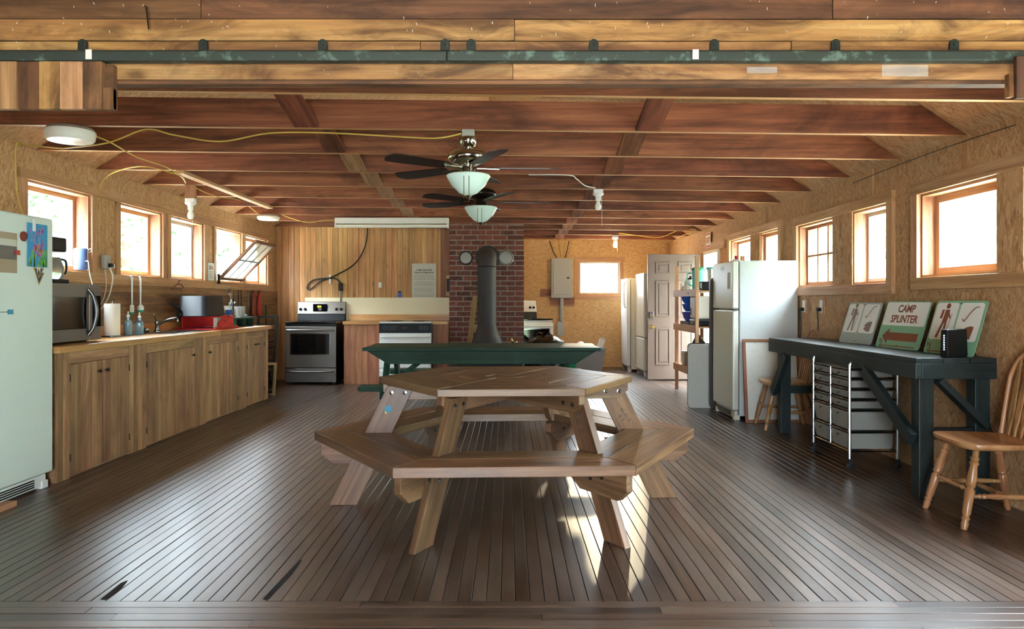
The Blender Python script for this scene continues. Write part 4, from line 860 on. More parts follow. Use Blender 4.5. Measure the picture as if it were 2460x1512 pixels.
# ================================================================ stoves on the plank wall
def kitchen_range(label, loc, w, body, front, panel, ctl, window, top, depth=0.64, back=0.28, rz=0, name='kitchen_range', mid=None):
    t = thing(name, label, 'stove', loc, rz)
    MB().box(0.004, w - 0.004, 0.03, depth, 0.03, 0.885).build('body', body, t, bevel=0.003)
    MB().box(0.002, w - 0.002, 0.0, depth, 0.886, 0.91).build('cooktop', top, t, bevel=0.005)
    for x, y, r in ((0.2, 0.18, 0.1), (w - 0.2, 0.18, 0.08), (0.2, 0.42, 0.08), (w - 0.2, 0.42, 0.1)):
        MB().lathe([(r, 0.911), (r, 0.914), (0, 0.915)], 20, (x, y, 0)).build('burner', 'black_glass' if top == 'black_glass' else 'black_metal', t, smooth=True)
    dr = MB().box(0.004, w - 0.004, -0.015, 0.028, 0.245, 0.84 if not mid else 0.745).build('oven_door', front, t, bevel=0.006)
    zt = 0.84 if not mid else 0.745
    if window:
        MB().box(0.08, w - 0.08, -0.019, -0.014, 0.43, zt - 0.095).build('window_frame', 'chrome', dr); MB().box(0.095, w - 0.095, -0.021, -0.018, 0.442, zt - 0.107).build('oven_window', 'black_glass', dr)
    else:
        MB().box(0.19, w - 0.20, -0.019, -0.014, 0.43, 0.60).build('oven_window', 'black_glass', dr)
    MB().tube(smooth_path([(0.05, -0.015, zt - 0.05), (0.06, -0.05, zt - 0.05), (w/2, -0.058, zt - 0.05), (w - 0.06, -0.05, zt - 0.05), (w - 0.05, -0.015, zt - 0.05)], 4), 0.013, 8).build('door_handle', front if front != 'white_enamel' else 'white_enamel', dr, smooth=True)
    dw = MB().box(0.004, w - 0.004, -0.012, 0.028, 0.035, 0.235).build('drawer', front, t, bevel=0.006)
    MB().tube(smooth_path([(0.05, -0.012, 0.195), (0.06, -0.042, 0.195), (w/2, -0.05, 0.19), (w - 0.06, -0.042, 0.195), (w - 0.05, -0.012, 0.195)], 4), 0.012, 8).build('drawer_handle', front, dw, smooth=True)
    for x in (0.05, w - 0.05): MB().box(x-.02, x+.02, 0.06, 0.10, 0, 0.03).build('foot', 'black_plastic', t)
    if mid:
        p = MB().box(0.002, w - 0.002, -0.012, 0.028, 0.75, 0.885).build('control_panel', ctl, t, bevel=0.004)
        xs = [0.08, 0.15, 0.22, w - 0.15, w - 0.08]
        for x in xs: MB().lathe([(0.022, 0), (0.02, -0.018), (0.012, -0.022), (0, -0.023)], 12, (x, -0.012, 0.82), 'y').build('knob', 'black_plastic', p, smooth=True); 
        m = MB()
        for x in xs: m.lathe([(0.027, 0), (0.027, -0.001), (0.0, -0.0012)], 14, (x, -0.0122, 0.82), 'y')
        m.build('dial_marks', 'steel_dark', p); MB().box(w/2 - 0.05, w/2 + 0.03, -0.0135, -0.012, 0.815, 0.825).build('red_print', 'rust_red', p)
    if back:
        p = MB(); p.prism([(depth - 0.10, 0.911), (depth - 0.03, 0.911 + back), (depth, 0.911 + back), (depth, 0.911)], 0.03, w - 0.0, 'yz'); p = p.build('back_guard', 'black_plastic', t, bevel=0.003)
        q = MB(); q.prism([(depth - 0.088, 0.911 + back*0.36), (depth - 0.045, 0.911 + back + 0.006), (depth - 0.03, 0.911 + back + 0.008), (depth - 0.03, 0.911 + back*0.36)], 0.02, w + 0.006, 'yz'); q = q.build('control_panel', panel, t, bevel=0.006)
        yk = depth - 0.075
        for x in (0.07, 0.14, w - 0.13, w - 0.06): MB().lathe([(0.022, 0), (0.02, -0.02), (0.014, -0.03), (0, -0.031)], 12, (x, yk, 0.911 + back*0.62), 'y').build('knob', 'black_plastic', q, smooth=True)
        MB().box(w/2 - 0.11, w/2 + 0.10, yk - 0.012, yk, 0.911 + back*0.5, 0.911 + back*0.9).build('display', 'black_glass', q)
        if panel == 'stainless':
            s = MB().lathe([(0.018, 0), (0.018, -0.001), (0, -0.0012)], 12, (w/2 - 0.03, yk - 0.012, 0.911 + back*0.76), 'y').lathe([(0.018, 0), (0.018, -0.001), (0, -0.0012)], 12, (w/2 - 0.0, yk - 0.012, 0.911 + back*0.76), 'y').build('yellow_sticker', 'yellow_mark', q)
            text('display_mark', 'W', 0.05, 'paper_grey', q, frame((w/2 - 0.005, yk - 0.0135, 0.911 + back*0.60), (1, 0, 0), (0, 0, 1)))
    return t
kitchen_range('stainless steel electric range with black side in the left corner', (PX(684, 10.62), 10.62, 0), 0.745, 'black_plastic', 'stainless', 'stainless', 'stainless', True, 'black_glass')
kitchen_range('white range with black control strip set into the plank cabinet', (-1.855, 10.62, 0), 0.755, 'white_enamel', 'white_enamel', 'white_enamel', 'black_plastic', False, 'white_enamel', 0.64, 0, 0, 'kitchen_range', True)
kitchen_range('black and white range half hidden behind the right side of the chimney', (0.10, 12.2, 0), 0.76, 'white_enamel', 'white_enamel', 'white_enamel', 'black_plastic', True, 'black_glass', 0.64, 0.30, math.radians(28))
def side_base(label, x0, x1):
    t = thing('base_cabinet', label, 'cabinet', (x0, 10.70, 0), 0, 'plank base cabinets')
    MB(2).box(0, x1 - x0, 0.016, 0.58, 0, 0.868).build('carcass', 'red_plank', t); n = max(2, round((x1-x0)/0.2))
    for i in range(n): MB(2).box((x1-x0)*i/n + 0.001, (x1-x0)*(i+1)/n - 0.001, 0, 0.015, 0, 0.868).build('front_plank', 'red_plank', t)
side_base('reddish plank base cabinet between the two ranges', PX(826, 10.7), -1.87); side_base('narrow plank base cabinet between white range and chimney', -1.085, -0.875)
t = thing('worktop', 'short wooden worktop around the white range', 'worktop', (0, 10.67, 0.87))
MB(0).box(PX(823, 10.67), -1.86, 0, 0.625, 0, 0.042).build('slab', 'counter_wood', t, bevel=0.003); MB(0).box(-1.095, -0.872, 0, 0.6, 0, 0.042).build('slab', 'counter_wood', t, bevel=0.003)
MB(0).box(PX(838, 11.25), -0.872, 0.58, 0.60, 0.043, 0.135).build('backsplash', 'counter_wood', t)
tag(MB(0).box(PX(733, 11.29), -0.872, 11.278, 11.2955, 0.914, 1.262).build('splash_panel', 'bone_panel'), 'cream splash panel screwed to the plank wall behind the ranges', 'panel')
t = thing('rules_poster', 'grey printed camp rules sheet on the plank wall', 'poster', (PX(1019, 11.29), 11.288, PZ(718, 11.29)))
MB().box(-0.185, 0.185, -0.002, 0.0, 0, 0.54).build('sheet', 'paper_grey', t)
text('heading', 'CAMP SPLINTER\nRules and Regulations', 0.034, 'ink', t, frame((0, -0.0025, 0.42), (1, 0, 0), (0, 0, 1)), bold=0.0008)
m = MB(); rr_ = random.Random(8)          # the small print is too faint to read: grey word marks only
for k in range(19):
    xx = -0.15; zz = 0.365 - k*0.0185
    if k in (5, 10, 15): continue
    while xx < 0.14:
        L = rr_.uniform(0.012, 0.04); m.box(xx, min(xx + L, 0.155), -0.0027, -0.0021, zz, zz + 0.006); xx += L + 0.008
m.build('body_lines', 'ink_faint', t)['kind'] = 'stuff'
# small things on the plank wall
t = thing('power_cord', 'black range cord looped and hung on the plank wall', 'cord', (PX(880, 11.27), 11.27, PZ(552, 11.27)))
def wp_(x, y, Y=11.27): p = px(x, y, Y); return (p[0] - t.location[0], p[1] - t.location[1], p[2] - t.location[2])
cable('cord', [wp_(883, 545), wp_(880, 580), wp_(868, 612), wp_(845, 640), wp_(800, 665, 11.25), wp_(770, 676), wp_(745, 695), wp_(738, 690), wp_(750, 675), wp_(775, 670, 11.25), wp_(805, 670), wp_(818, 680)], 0.011, 'cable_black', t)
tag(MB().box(PX(793, 11.27)-.012, PX(793, 11.27)+.012, 11.255, 11.29, PZ(682, 11.27), PZ(660, 11.27)).build('cord_clip', 'white_plastic'), 'small white clip holding the looped black cord', 'clip')
t = thing('plug_box', 'grey plug and conduit rising above the stainless range', 'conduit', (PX(819, 11.27), 11.27, 1.265))
MB().box(-0.03, 0.03, -0.03, 0.018, 0.10, 0.22).build('plug', 'black_plastic', t, bevel=0.01); MB().tube([(0, 0, -0.10), (0, 0, 0.10)], 0.012, 8).build('conduit', 'steel_dark', t, smooth=True)
tag(MB().prism(rounded(0.05, 0.09, 0.02), 11.284, 11.29, 'xz').build('wall_hook', 'white_plastic'), 'small white hook on the plank wall left of the poster', 'hook').location = (PX(909, 11.29), 0, PZ(692, 11.29))
t = thing('lighter', 'blue lighter standing on the cream splash panel', 'lighter', (PX(960, 11.29), 11.287, 1.263)); MB().box(-.022, .022, -.01, .01, 0, .075).build('body', 'blue_plastic', t, bevel=.004); MB().box(-.02, .02, -.009, .009, .076, .098).build('cap', 'black_plastic', t)
t = thing('switch_box', 'dark switch box on the reddish plank beside the chimney', 'switch box', (-0.905, 11.28, 1.35)); MB().box(-.03, .03, -.03, .005, 0, .20).build('box', 'black_plastic', t, bevel=.005); MB().box(-.04, .04, .006, .012, -.06, .26).build('back_board', 'pine', t)
# ================================================================ brick chimney
ch = thing('brick_chimney', 'red brick chimney with grey mortar behind the stove pipe', 'chimney', (0, 0, 0))
CX0, CX1, CY0, CY1, CZ = -0.862, 0.232, 10.92, 11.62, 2.62
MB().box(CX0, CX1, CY0, CY1, 0, CZ).build('mortar', 'mortar', ch)
bw, bh, jt = 0.205, 0.062, 0.0135
z = 0.004; row = 0; side = MB()
while z + bh < CZ - 0.3 + 0.28:
    xs = [CX0 - 0.006]; off = bw/2 if row % 2 else bw
    x = CX0 + off
    while x < CX1 - 0.03: xs.append(x); x += bw + jt
    xs.append(CX1 + 0.006 + jt)
    for a, b in zip(xs, xs[1:]):
        if b - a - jt < 0.03: continue
        p = random.uniform(0.004, 0.010)
        MB().box(a + (0 if a < CX0 else 0), b - jt, CY0 - p, CY0 + 0.02, z, z + bh + random.uniform(-.003, .002)).build('brick', 'brick', ch)
    y = CY0 + 0.03 + (0 if row % 2 else 0.06)
    while y < CY1 - 0.1:
        for xs_ in ((CX0 - 0.006, CX0 + 0.01), (CX1 - 0.01, CX1 + 0.006)): side.box(xs_[0], xs_[1], y, min(y + bw, CY1), z, z + bh)
        y += bw + jt
    z += bh + jt; row += 1
side.build('side_bricks', 'brick', ch)['kind'] = 'stuff'
for c_, r_, mt, lab in ((1119, 0.105, 'stove_iron', 'dark rimmed round flue cover left of the stove pipe'), (1216, 0.112, 'flue_tin', 'pale tin flue cover right of the stove pipe')):
    t = thing('flue_cover', lab, 'flue cover', (PX(c_, 10.9), 10.904, PZ(620, 10.9)))
    MB().lathe([(r_, 0.0), (r_, -0.012), (r_*0.9, -0.02), (r_*0.82, -0.012)], 28, (0, 0, 0), 'y').build('rim', mt, t, smooth=True); MB().lathe([(r_*0.8, -0.004), (r_*0.78, -0.014), (0, -0.018)], 28, (0, 0, 0), 'y').build('disc', 'flue_tin', t, smooth=True)
# ================================================================ wood stove and pipe
ws = thing('wood_stove', 'black iron wood stove in front of the brick chimney', 'wood stove', (PX(1170, 10.5), 10.5, 0))
MB().box(-0.50, 0.52, -0.30, 0.34, 0.14, 0.56).build('firebox', 'stove_iron', ws, bevel=0.02); MB().box(-0.54, 0.56, -0.34, 0.37, 0.561, 0.592).build('top_plate', 'stove_iron', ws, bevel=0.006)
for a, b in ((-0.40, -0.01), (0.02, 0.42)):
    d = MB().box(a, b, -0.325, -0.301, 0.20, 0.50).build('stove_door', 'black_metal', ws, bevel=0.006)
    MB().tube([((a+b)/2, -0.326, 0.36), ((a+b)/2, -0.37, 0.36)], 0.012, 8).build('door_handle', 'chrome', d)
for x in (-0.42, 0.44):
    for y in (-0.24, 0.28): MB().tube([(x, y, 0.14), (x*1.04, y*1.04, 0.0)], [0.03, 0.02], 8).build('leg', 'black_metal', ws)
sp = thing('stove_pipe', 'dark grey stove pipe rising from the hood into the chimney', 'stove pipe', (PX(1170, 10.55), 10.55, 0.5935))
MB().lathe([(0.22, 0.0), (0.21, 0.06), (0.165, 0.17), (0.137, 0.26)], 28).build('hood', 'stove_iron', sp, smooth=True)
MB().lathe([(0.134, 0.262), (0.134, 0.75), (0.137, 0.752), (0.137, 0.77), (0.134, 0.772), (0.134, 1.10)], 28).build('pipe', 'stove_iron', sp, smooth=True)
el = [(0, 0, 1.102)] + [(0, 0.135 - 0.135*math.cos(a), 1.12 + 0.135*math.sin(a)) for a in (0.25, .5, .75, 1.0, 1.25, PI/2)] + [(0, 0.35, 1.255)]
MB().tube(el, 0.134, 28).build('elbow', 'stove_iron', sp, smooth=True)
MB().lathe([(0.175, 0), (0.18, -0.014), (0.136, -0.016)], 28, (0, 0.352, 1.255), 'y').build('collar', 'black_metal', sp, smooth=True)
t = thing('kindling', 'weathered board leaning on the chimney left of the stove pipe', 'board', (PX(1128, 10.75), 10.80, 0.593)); MB().bar((0.0, 0, 0.0), (0.075, 0.085, 0.68), 0.075, 0.02, (0, -1, 0)).build('plank', 'stick_wood', t); 
tag(MB().bar((PX(1146, 10.72), 10.84, 0.593), (PX(1143, 10.8), 10.885, 0.86), 0.05, 0.02, (0, -1, 0)).build('kindling', 'pine'), 'short pine offcut between leaning board and stove pipe', 'wood')
t = thing('stove_tools', 'small crumpled brass tongs lying on the stove top', 'tongs', (PX(1222, 10.4), 10.38, 0.593))
MB().tube(smooth_path([(0, 0, .012), (.05, .0, .06), (.08, .02, .012), (.12, 0, .04)], 4), 0.008, 6).build('arm', 'brass', t); MB().tube(smooth_path([(0.01, 0.03, .012), (.03, .02, .09), (.07, .04, .012)], 4), 0.007, 6).build('arm', 'brass', t)
# ================================================================ ceiling fans with bowl lights
def fan(label, x, y, z, metal, bladerot, s=1.0):
    t = thing('ceiling_fan', label, 'ceiling fan', (x, y, z))     # z: underside of the tie beam, parts hang below
    MB().box(-0.04, 0.04, -0.035, 0.035, -0.045, 0.0).build('junction_box', 'grey_paint', t, bevel=0.004)
    MB().lathe([(0.055, -0.046), (0.06, -0.06), (0.045, -0.10), (0.03, -0.11), (0.028, -0.125)][::-1], 28).build('canopy', metal, t, smooth=True)
    MB().lathe([(0.05, -0.126), (0.10, -0.135), (0.128, -0.155), (0.135, -0.175), (0.128, -0.195), (0.095, -0.215), (0.07, -0.22), (0.06, -0.226)][::-1], 36).build('motor', metal, t, smooth=True)
    MB().lathe([(0.045, -0.227), (0.05, -0.24), (0.05, -0.275), (0.055, -0.283)][::-1], 24).build('switch_housing', metal, t, smooth=True)
    MB().lathe([(0.138, -0.29), (0.142, -0.297), (0.132, -0.315), (0.105, -0.36), (0.06, -0.405), (0.02, -0.422), (0.0, -0.424)][::-1], 36).build('bowl_shade', 'shade_glass', t, smooth=50)
    MB().lathe([(0.022, -0.42), (0.015, -0.432), (0.006, -0.442), (0, -0.446)][::-1], 14).build('finial', metal, t, smooth=True)
    for k in range(5):
        a = bladerot + k*2*PI/5; R = Matrix.Rotation(a, 4, 'Z') @ Matrix.Rotation(math.radians(10), 4, 'X')
        m = MB(); m.M = Matrix.Translation((0, 0, -0.25)) @ R
        m.bar((0.055, 0, 0.004), (0.20, 0, 0), 0.035, 0.006); arm = m.build('blade_arm', metal, t, bevel=0.001)
        m = MB(0); m.M = Matrix.Translation((0, 0, -0.25)) @ R
        m.prism([(0.16, -0.045), (0.20, -0.055), (0.52, -0.068), (0.575, -0.06), (0.60, -0.02), (0.60, 0.02), (0.575, 0.06), (0.52, 0.068), (0.20, 0.055), (0.16, 0.045)], 0.004, 0.010); m.build('blade', 'blade_brown', arm)
    for dx, L in ((-0.02, 0.16), (0.012, 0.18)): MB().tube([(dx, -0.055, -0.28), (dx, -0.15, -0.30 - 0.02), (dx, -0.15, -0.30 - L)], 0.0022, 5).build('pull_chain', 'brass', t)
fan('brushed nickel ceiling fan with glass bowl light, nearest the camera', PX(1125, 4.75), 4.748, tie_z(-0.25) , 'nickel', 0.05)
fan('dark bronze ceiling fan with glass bowl light behind the nickel fan', PX(1155, 6.36), 6.356, tie_z(-0.25), 'dark_bronze', 0.12)
# ================================================================ lamps, sockets and cables
def disc_lamp(label, x, y, z, r, h):
    t = thing('ceiling_lamp', label, 'lamp', (x, y, z))
    MB().lathe([(r*0.55, 0.0), (r*0.9, -0.012), (r*1.0, -0.03)][::-1], 32).build('base', 'grey_paint', t, smooth=True); MB().lathe([(r, -0.031), (r*1.03, -0.04), (r*0.98, -h), (r*0.9, -h-0.012), (0, -h-0.014)][::-1], 32).build('shade', 'lamp_tube', t, smooth=True)
disc_lamp('round white ceiling lamp near the left end of the header', PX(169, 4.75), 4.75, tie_z(-2.8) - 0.001, 0.145, 0.085)
disc_lamp('small white ceiling lamp above the far left corner', PX(645, 9.58), 9.58, tie_z(-3.1) - 0.001, 0.14, 0.06)
t = thing('fluorescent_light', 'long white fluorescent strip light hanging before the plank wall', 'light fixture', (PX(942, 9.57), 9.57, 2.15))
MB(0).prism([(-0.05, 0.135), (0.05, 0.135), (0.06, 0.06), (-0.06, 0.06)], -0.735, 0.735, 'yz').build('housing', 'white_enamel', t, bevel=0.004)
for y in (-0.035, 0.035): MB(0).tube([(-0.715, y, 0.03), (0.715, y, 0.03)], 0.018, 10).build('tube', 'lamp_tube', t, smooth=True)
for x in (-0.735, 0.715): MB().box(x, x + 0.02, -0.06, 0.06, 0.005, 0.059).build('end_cap', 'white_enamel', t, bevel=0.003)
def socket(label, x, y, z, block, lit=False):
    t = thing('lamp_socket', label, 'lamp', (x, y, z))
    if block: MB(2).box(-0.05, 0.05, -0.02, 0.02, -0.13, 0.0).build('mount_block', 'redwood', t)
    z0 = -0.13 if block else 0.0
    MB().box(-0.045, 0.045, -0.03, 0.03, z0 - 0.04, z0 - 0.001).build('box', 'white_plastic', t, bevel=0.004)
    MB().lathe([(0.055, z0 - 0.041), (0.05, z0 - 0.055), (0.028, z0 - 0.07), (0.026, z0 - 0.11)][::-1], 20).build('porcelain_holder', 'white_plastic', t, smooth=True)
    MB().lathe([(0.012, z0 - 0.111), (0.018, z0 - 0.125), (0.028, z0 - 0.15), (0.032, z0 - 0.17), (0.024, z0 - 0.195), (0, z0 - 0.203)][::-1], 18).build('bulb', 'bulb' if lit else 'lamp_tube', t, smooth=True)
    MB().tube([(0.03, -0.03, z0 - 0.08), (0.032, -0.035, z0 - 0.36)], 0.0018, 5).build('pull_cord', 'cable_white', t)
    return t
socket('bare white bulb socket on a wooden block near the left windows', PX(457, 7.15), 7.16, tie_z(-2.9) + 0.0, True)
socket('bare white bulb socket under the right hand tie beams', PX(1438, 7.13), 7.16, tie_z(0.9) - 0.001, False)
socket('glowing bare bulb under the ceiling near the electrical panel', PX(1478, 11.98), 11.99, tie_z(1.7) - 0.001, False, True)
def wire(label, pts, r=0.005, mat='cable_yellow', cat='cable', name='cable', group=None):
    return tag(cable(name, [px(*p) for p in pts], r, mat), label, cat, group)
wire('yellow cable draped along the first tie beam to the nickel fan', [(150, 357, 4.9), (260, 343, 4.69), (350, 311, 4.69), (420, 325, 4.69), (530, 340, 4.69), (650, 320, 4.69), (800, 320, 4.69), (1000, 331, 4.69), (1060, 331, 4.69), (1108, 321, 4.70)])
wire('yellow cable running down the wall beside the first left window', [(150, 357, 4.9), (60, 348, 5.2), (40, 345, 5.24), (37, 400, 5.24), (42, 470, 5.24), (60, 530, 5.24)])
wire('yellow cable from the round lamp back to the blocked bulb socket', [(222, 325, 4.9), (265, 342, 5.12), (330, 378, 5.66), (400, 402, 6.08), (436, 425, 6.5), (446, 440, 6.85)])
wire('yellow cable looping from the ceiling down to the window outlet', [(446, 440, 6.86), (436, 424, 6.45), (400, 412, 6.25), (340, 400, 6.05), (280, 412, 6.2), (252, 430, 6.36), (241, 455, 6.40), (239, 540, 6.40), (237, 618, 6.40)])
wire('yellow cable from the blocked socket to the small corner lamp', [(470, 452, 6.95), (520, 472, 7.9), (570, 480, 8.6), (600, 498, 9.2), (618, 512, 9.5)])
wire('yellow cable linking the corner lamp and the fluorescent light', [(668, 512, 9.6), (700, 525, 9.6), (740, 535, 9.6), (775, 530, 9.6), (808, 529, 9.6)])
wire('white cable drooping to the right hand bulb socket', [(1270, 420, 6.3), (1365, 421, 6.3), (1385, 430, 6.5), (1405, 446, 6.8), (1430, 452, 7.1)], 0.005, 'cable_white')
wire('yellow cable from the glowing bulb to the right wall', [(1486, 560, 11.95), (1530, 566, 11.9), (1580, 571, 11.7), (1610, 562, 11.5), (1640, 547, 11.3)], 0.005)
wire('yellow cable bundle along the top of the right wall', [(1618, 580, 12.6), (1640, 566, 11.9), (1660, 560, 11.5), (1650, 550, 11.3), (1672, 553, 11.0)], 0.006)
wire('black cable along the top edge of the right wall', [(2440, 300, 4.2), (2300, 345, 4.72), (2170, 392, 5.42), (2050, 440, 6.2)], 0.003, 'cable_black')
# ================================================================ electrical panel and wiring on the end wall
t = thing('breaker_panel', 'grey steel breaker panel on the end wall', 'electrical panel', (PX(1349, 13.45), 13.486, PZ(716, 13.45)))
MB().box(-0.19, 0.19, -0.10, 0, 0, 0.72).build('box', 'grey_paint', t, bevel=0.004); d = MB().box(-0.155, 0.155, -0.112, -0.101, 0.06, 0.68).build('panel_door', 'grey_paint', t, bevel=0.004); MB().box(0.09, 0.14, -0.116, -0.1125, 0.35, 0.375).build('latch', 'black_plastic', d)
tag(MB(0).box(0.78, 1.22, 13.472, 13.484, 1.12, 1.28).box(0.60, 0.80, 13.472, 13.484, 1.30, 1.43).build('backer_board', 'redwood'), 'rough reddish backer board behind the breaker panel', 'board')
t = thing('conduit', 'grey plastic conduit dropping from the breaker panel', 'conduit', (PX(1349, 13.45), 13.44, 0.62)); MB().tube([(0, 0, 0.20), (0.0, 0, 0.645)], 0.035, 12).build('pipe', 'grey_paint', t, smooth=True); MB().prism(rounded(0.12, 0.26, 0.04), -0.02, 0.04, 'xz').build('fitting', 'grey_paint', t).location = (-0.075, 0, -0.04)
for k, dx in enumerate((-0.09, -0.04, 0.02, 0.06, 0.11)):
    b = PX(1349, 13.45) + dx; tag(cable('cable', [(b, 13.43, 2.0), (b + (k-2)*0.03, 13.42, 2.1), (b + (k-2)*0.07, 13.36, 2.3)], 0.008, 'cable_yellow' if k % 3 else 'cable_black'), ['thick black cable at the left above the breaker panel', 'yellow cable curving left above the breaker panel', 'yellow cable rising straight above the breaker panel', 'black cable bending right above the breaker panel', 'yellow cable farthest right above the breaker panel'][k], 'cable')
t = thing('exit_sign', 'white sign with red letters above the open door', 'sign', (XR - 0.03, 10.75, 1.985)); MB().box(0.0, 0.006, -0.12, 0.12, 0, 0.22).build('plate', 'paper', t)
text('lettering', 'EXIT', 0.10, 'ink_red', t, frame((-0.0005, 0, 0.11), (0, -1, 0), (0, 0, 1)), bold=0.002); MB().box(-0.001, 0, -0.115, 0.115, 0.19, 0.21).build('red_bar', 'ink_red', t); MB().box(-0.001, 0, -0.115, 0.115, 0.01, 0.03).build('red_bar', 'ink_red', t)
# ================================================================ camp signs on the workbench
def camp_sign(label, cx, yc, w, h, lean, kind, base_x, faded=False):
    """faces the room (-x); local frame: x along the sign, y up"""
    t = thing('camp_sign', label, 'sign', (base_x, yc, 0.862))
    Rm = frame((0, 0, 0), (0.10, -1, 0), (math.sin(lean), 0.0, math.cos(lean)))
    def pr(poly, z0, z1, name, mat, par=t, bevel=0):
        m = MB(); m.M = Rm; m.prism(poly, z0, z1); return m.build(name, mat, par, bevel=bevel)
    def rr(x0, y0, w_, h_, r): return [(p[0] + x0, p[1] + y0) for p in rounded(w_, h_, r)]
    g, br = ('sign_faded_sheen', 'faded_sheen_brown') if faded else ('sign_green', 'sign_brown')  # farthest sign: fading and a whitish reflection both put into its colours
    pr(rr(-w/2, 0, w, h, 0.02), -0.004, 0.0, 'plate', g)
    m = MB(); m.M = Rm
    if kind == 'text':
        pr(rr(-w/2 + 0.012, h*0.48, w - 0.024, h*0.5, 0.012), 0.0, 0.001, 'white_field', 'sign_white')
        text('lettering', 'CAMP\nSPLINTER', 0.078, 'sign_brown', t, Rm @ Matrix.Translation((0, h*0.725, 0.0012)), bold=0.002, sx=0.92, spacing=1.0)
        pr([(-w*0.40, h*0.25), (-w*0.26, h*0.42), (-w*0.26, h*0.33), (w*0.40, h*0.33), (w*0.40, h*0.16), (-w*0.26, h*0.16), (-w*0.26, h*0.08)], 0.0, 0.001, 'arrow', br)
        pr(rr(-w*0.40, h*0.03, w*0.8, 0.008, 0.003), 0.0, 0.001, 'bottom_line', br)
        text('initials', 'N\n  C', 0.05, 'rust_red', t, Rm @ Matrix.Translation((-w*0.40, h*0.09, 0.0012)), spacing=0.75)
    else:
        fw = w*0.46
        for k, x0 in enumerate((-w/2 + 0.014, 0.006)):
            pr(rr(x0, h*0.26, fw - 0.008, h*0.70, 0.022), 0.0, 0.001, 'white_field', 'sign_white')
            if k == 0:
                c = x0 + fw/2; b = h*0.30
                m = MB(); m.M = Rm; m.lathe([(0.019, 0.001), (0.019, 0.0018), (0, 0.0019)], 14, (c + 0.005, b + 0.215, 0)); m.build('hiker_head', br, t)
                pr([(c - 0.02, b + 0.10), (c + 0.025, b + 0.10), (c + 0.028, b + 0.19), (c - 0.012, b + 0.19)], 0.001, 0.0018, 'hiker_torso', br)
                pr([(c - 0.05, b + 0.13), (c - 0.028, b + 0.13), (c - 0.022, b + 0.19), (c - 0.042, b + 0.19)], 0.001, 0.0018, 'hiker_pack', br)
                m = MB(); m.M = Rm
                m.prism([(c - 0.02, b + 0.10), (c + 0.0, b + 0.10), (c - 0.028, b), (c - 0.048, b)], 0.001, 0.0018); m.prism([(c + 0.005, b + 0.10), (c + 0.025, b + 0.10), (c + 0.03, b), (c + 0.010, b)], 0.001, 0.0018); m.build('hiker_legs', br, t)
                pr([(c + 0.02, b + 0.185), (c + 0.05, b + 0.135), (c + 0.043, b + 0.128), (c + 0.014, b + 0.165)], 0.001, 0.0018, 'hiker_arm', br)
                pr([(c + 0.053, b + 0.165), (c + 0.057, b + 0.165), (c + 0.038, b + 0.0), (c + 0.034, b + 0.0)], 0.001, 0.0018, 'hiking_stick', br)
            else:
                c = x0 + fw/2; b = h*0.30
                hk = [(c - 0.06, b + 0.13), (c - 0.045, b + 0.115), (c - 0.03, b + 0.13), (c + 0.0, b + 0.175), (c + 0.03, b + 0.205), (c + 0.06, b + 0.21)]
                m = MB(); m.tube(smooth_path([(p[0], p[1], 0.002) for p in hk], 5), 0.003, 6); m2 = MB(); m2.M = Rm; m2.add(m.v, m.f); m2.build('fish_hook', br, t)
                pr([(c - 0.045, b + 0.045), (c - 0.012, b + 0.075), (c + 0.03, b + 0.085), (c + 0.055, b + 0.08), (c + 0.045, b + 0.0), (c + 0.0, b + 0.0), (c - 0.045, b + 0.025), (c - 0.02, b + 0.04)], 0.001, 0.0018, 'fish_head', br)
        if not faded:
            pr(rr(-w*0.40, h*0.03, w*0.8, 0.008, 0.003), 0.0, 0.001, 'bottom_line', br); text('initials', 'N\n  C', 0.05, 'rust_red', t, Rm @ Matrix.Translation((-w*0.42, h*0.10, 0.0012)), spacing=0.75)
    for y in (0.02, h - 0.02):
        m = MB(); m.M = Rm; m.lathe([(0.004, 0.0), (0.004, 0.0022), (0, 0.0024)], 8, (0, y, 0)); m.build('bolt_hole', 'black_metal', t)
camp_sign('faded pale hiker and fish sign, farthest of three on the workbench', 0, 5.98, 0.46, 0.345, 0.30, 'pic', 2.81, True)
camp_sign('camp name sign with brown arrow, middle sign on the workbench', 0, 5.32, 0.50, 0.355, 0.30, 'text', 2.80)
camp_sign('green hiker and hook sign behind the black router on the workbench', 0, 4.70, 0.46, 0.36, 0.30, 'pic', 2.80)
t = thing('router', 'black upright router with white lights on the near end of the workbench', 'router', (2.725, 4.50, 0.862))
MB().prism([(-0.028, 0), (0.028, 0), (0.022, 0.17), (-0.022, 0.17)], -0.10, 0.10, 'xz').build('case', 'black_plastic', t, bevel=0.008).rotation_euler = (0, 0, math.radians(-62))
m = MB()
for k in range(7): m.box(-0.002, 0.002, -0.1015, -0.100, 0.045 + k*0.014, 0.052 + k*0.014)
m.build('indicator_lights', 'led', t).rotation_euler = (0, 0, math.radians(-62))
tag(cable('cable', [(2.79, 4.55, 0.868), (2.86, 4.60, 0.867), (2.93, 4.62, 0.875), (2.941, 4.60, 0.75), (2.941, 4.50, 0.45), (2.93, 4.40, 0.36), (2.91, 4.32, 0.25), (2.90, 4.34, 0.08), (2.91, 4.46, 0.006), (2.92, 4.52, 0.15), (2.93, 4.44, 0.33), (2.935, 4.36, 0.20), (2.93, 4.30, 0.006)], 0.004, 'cable_black'), 'black cable trailing from the router into a loop behind the near chair', 'cable')
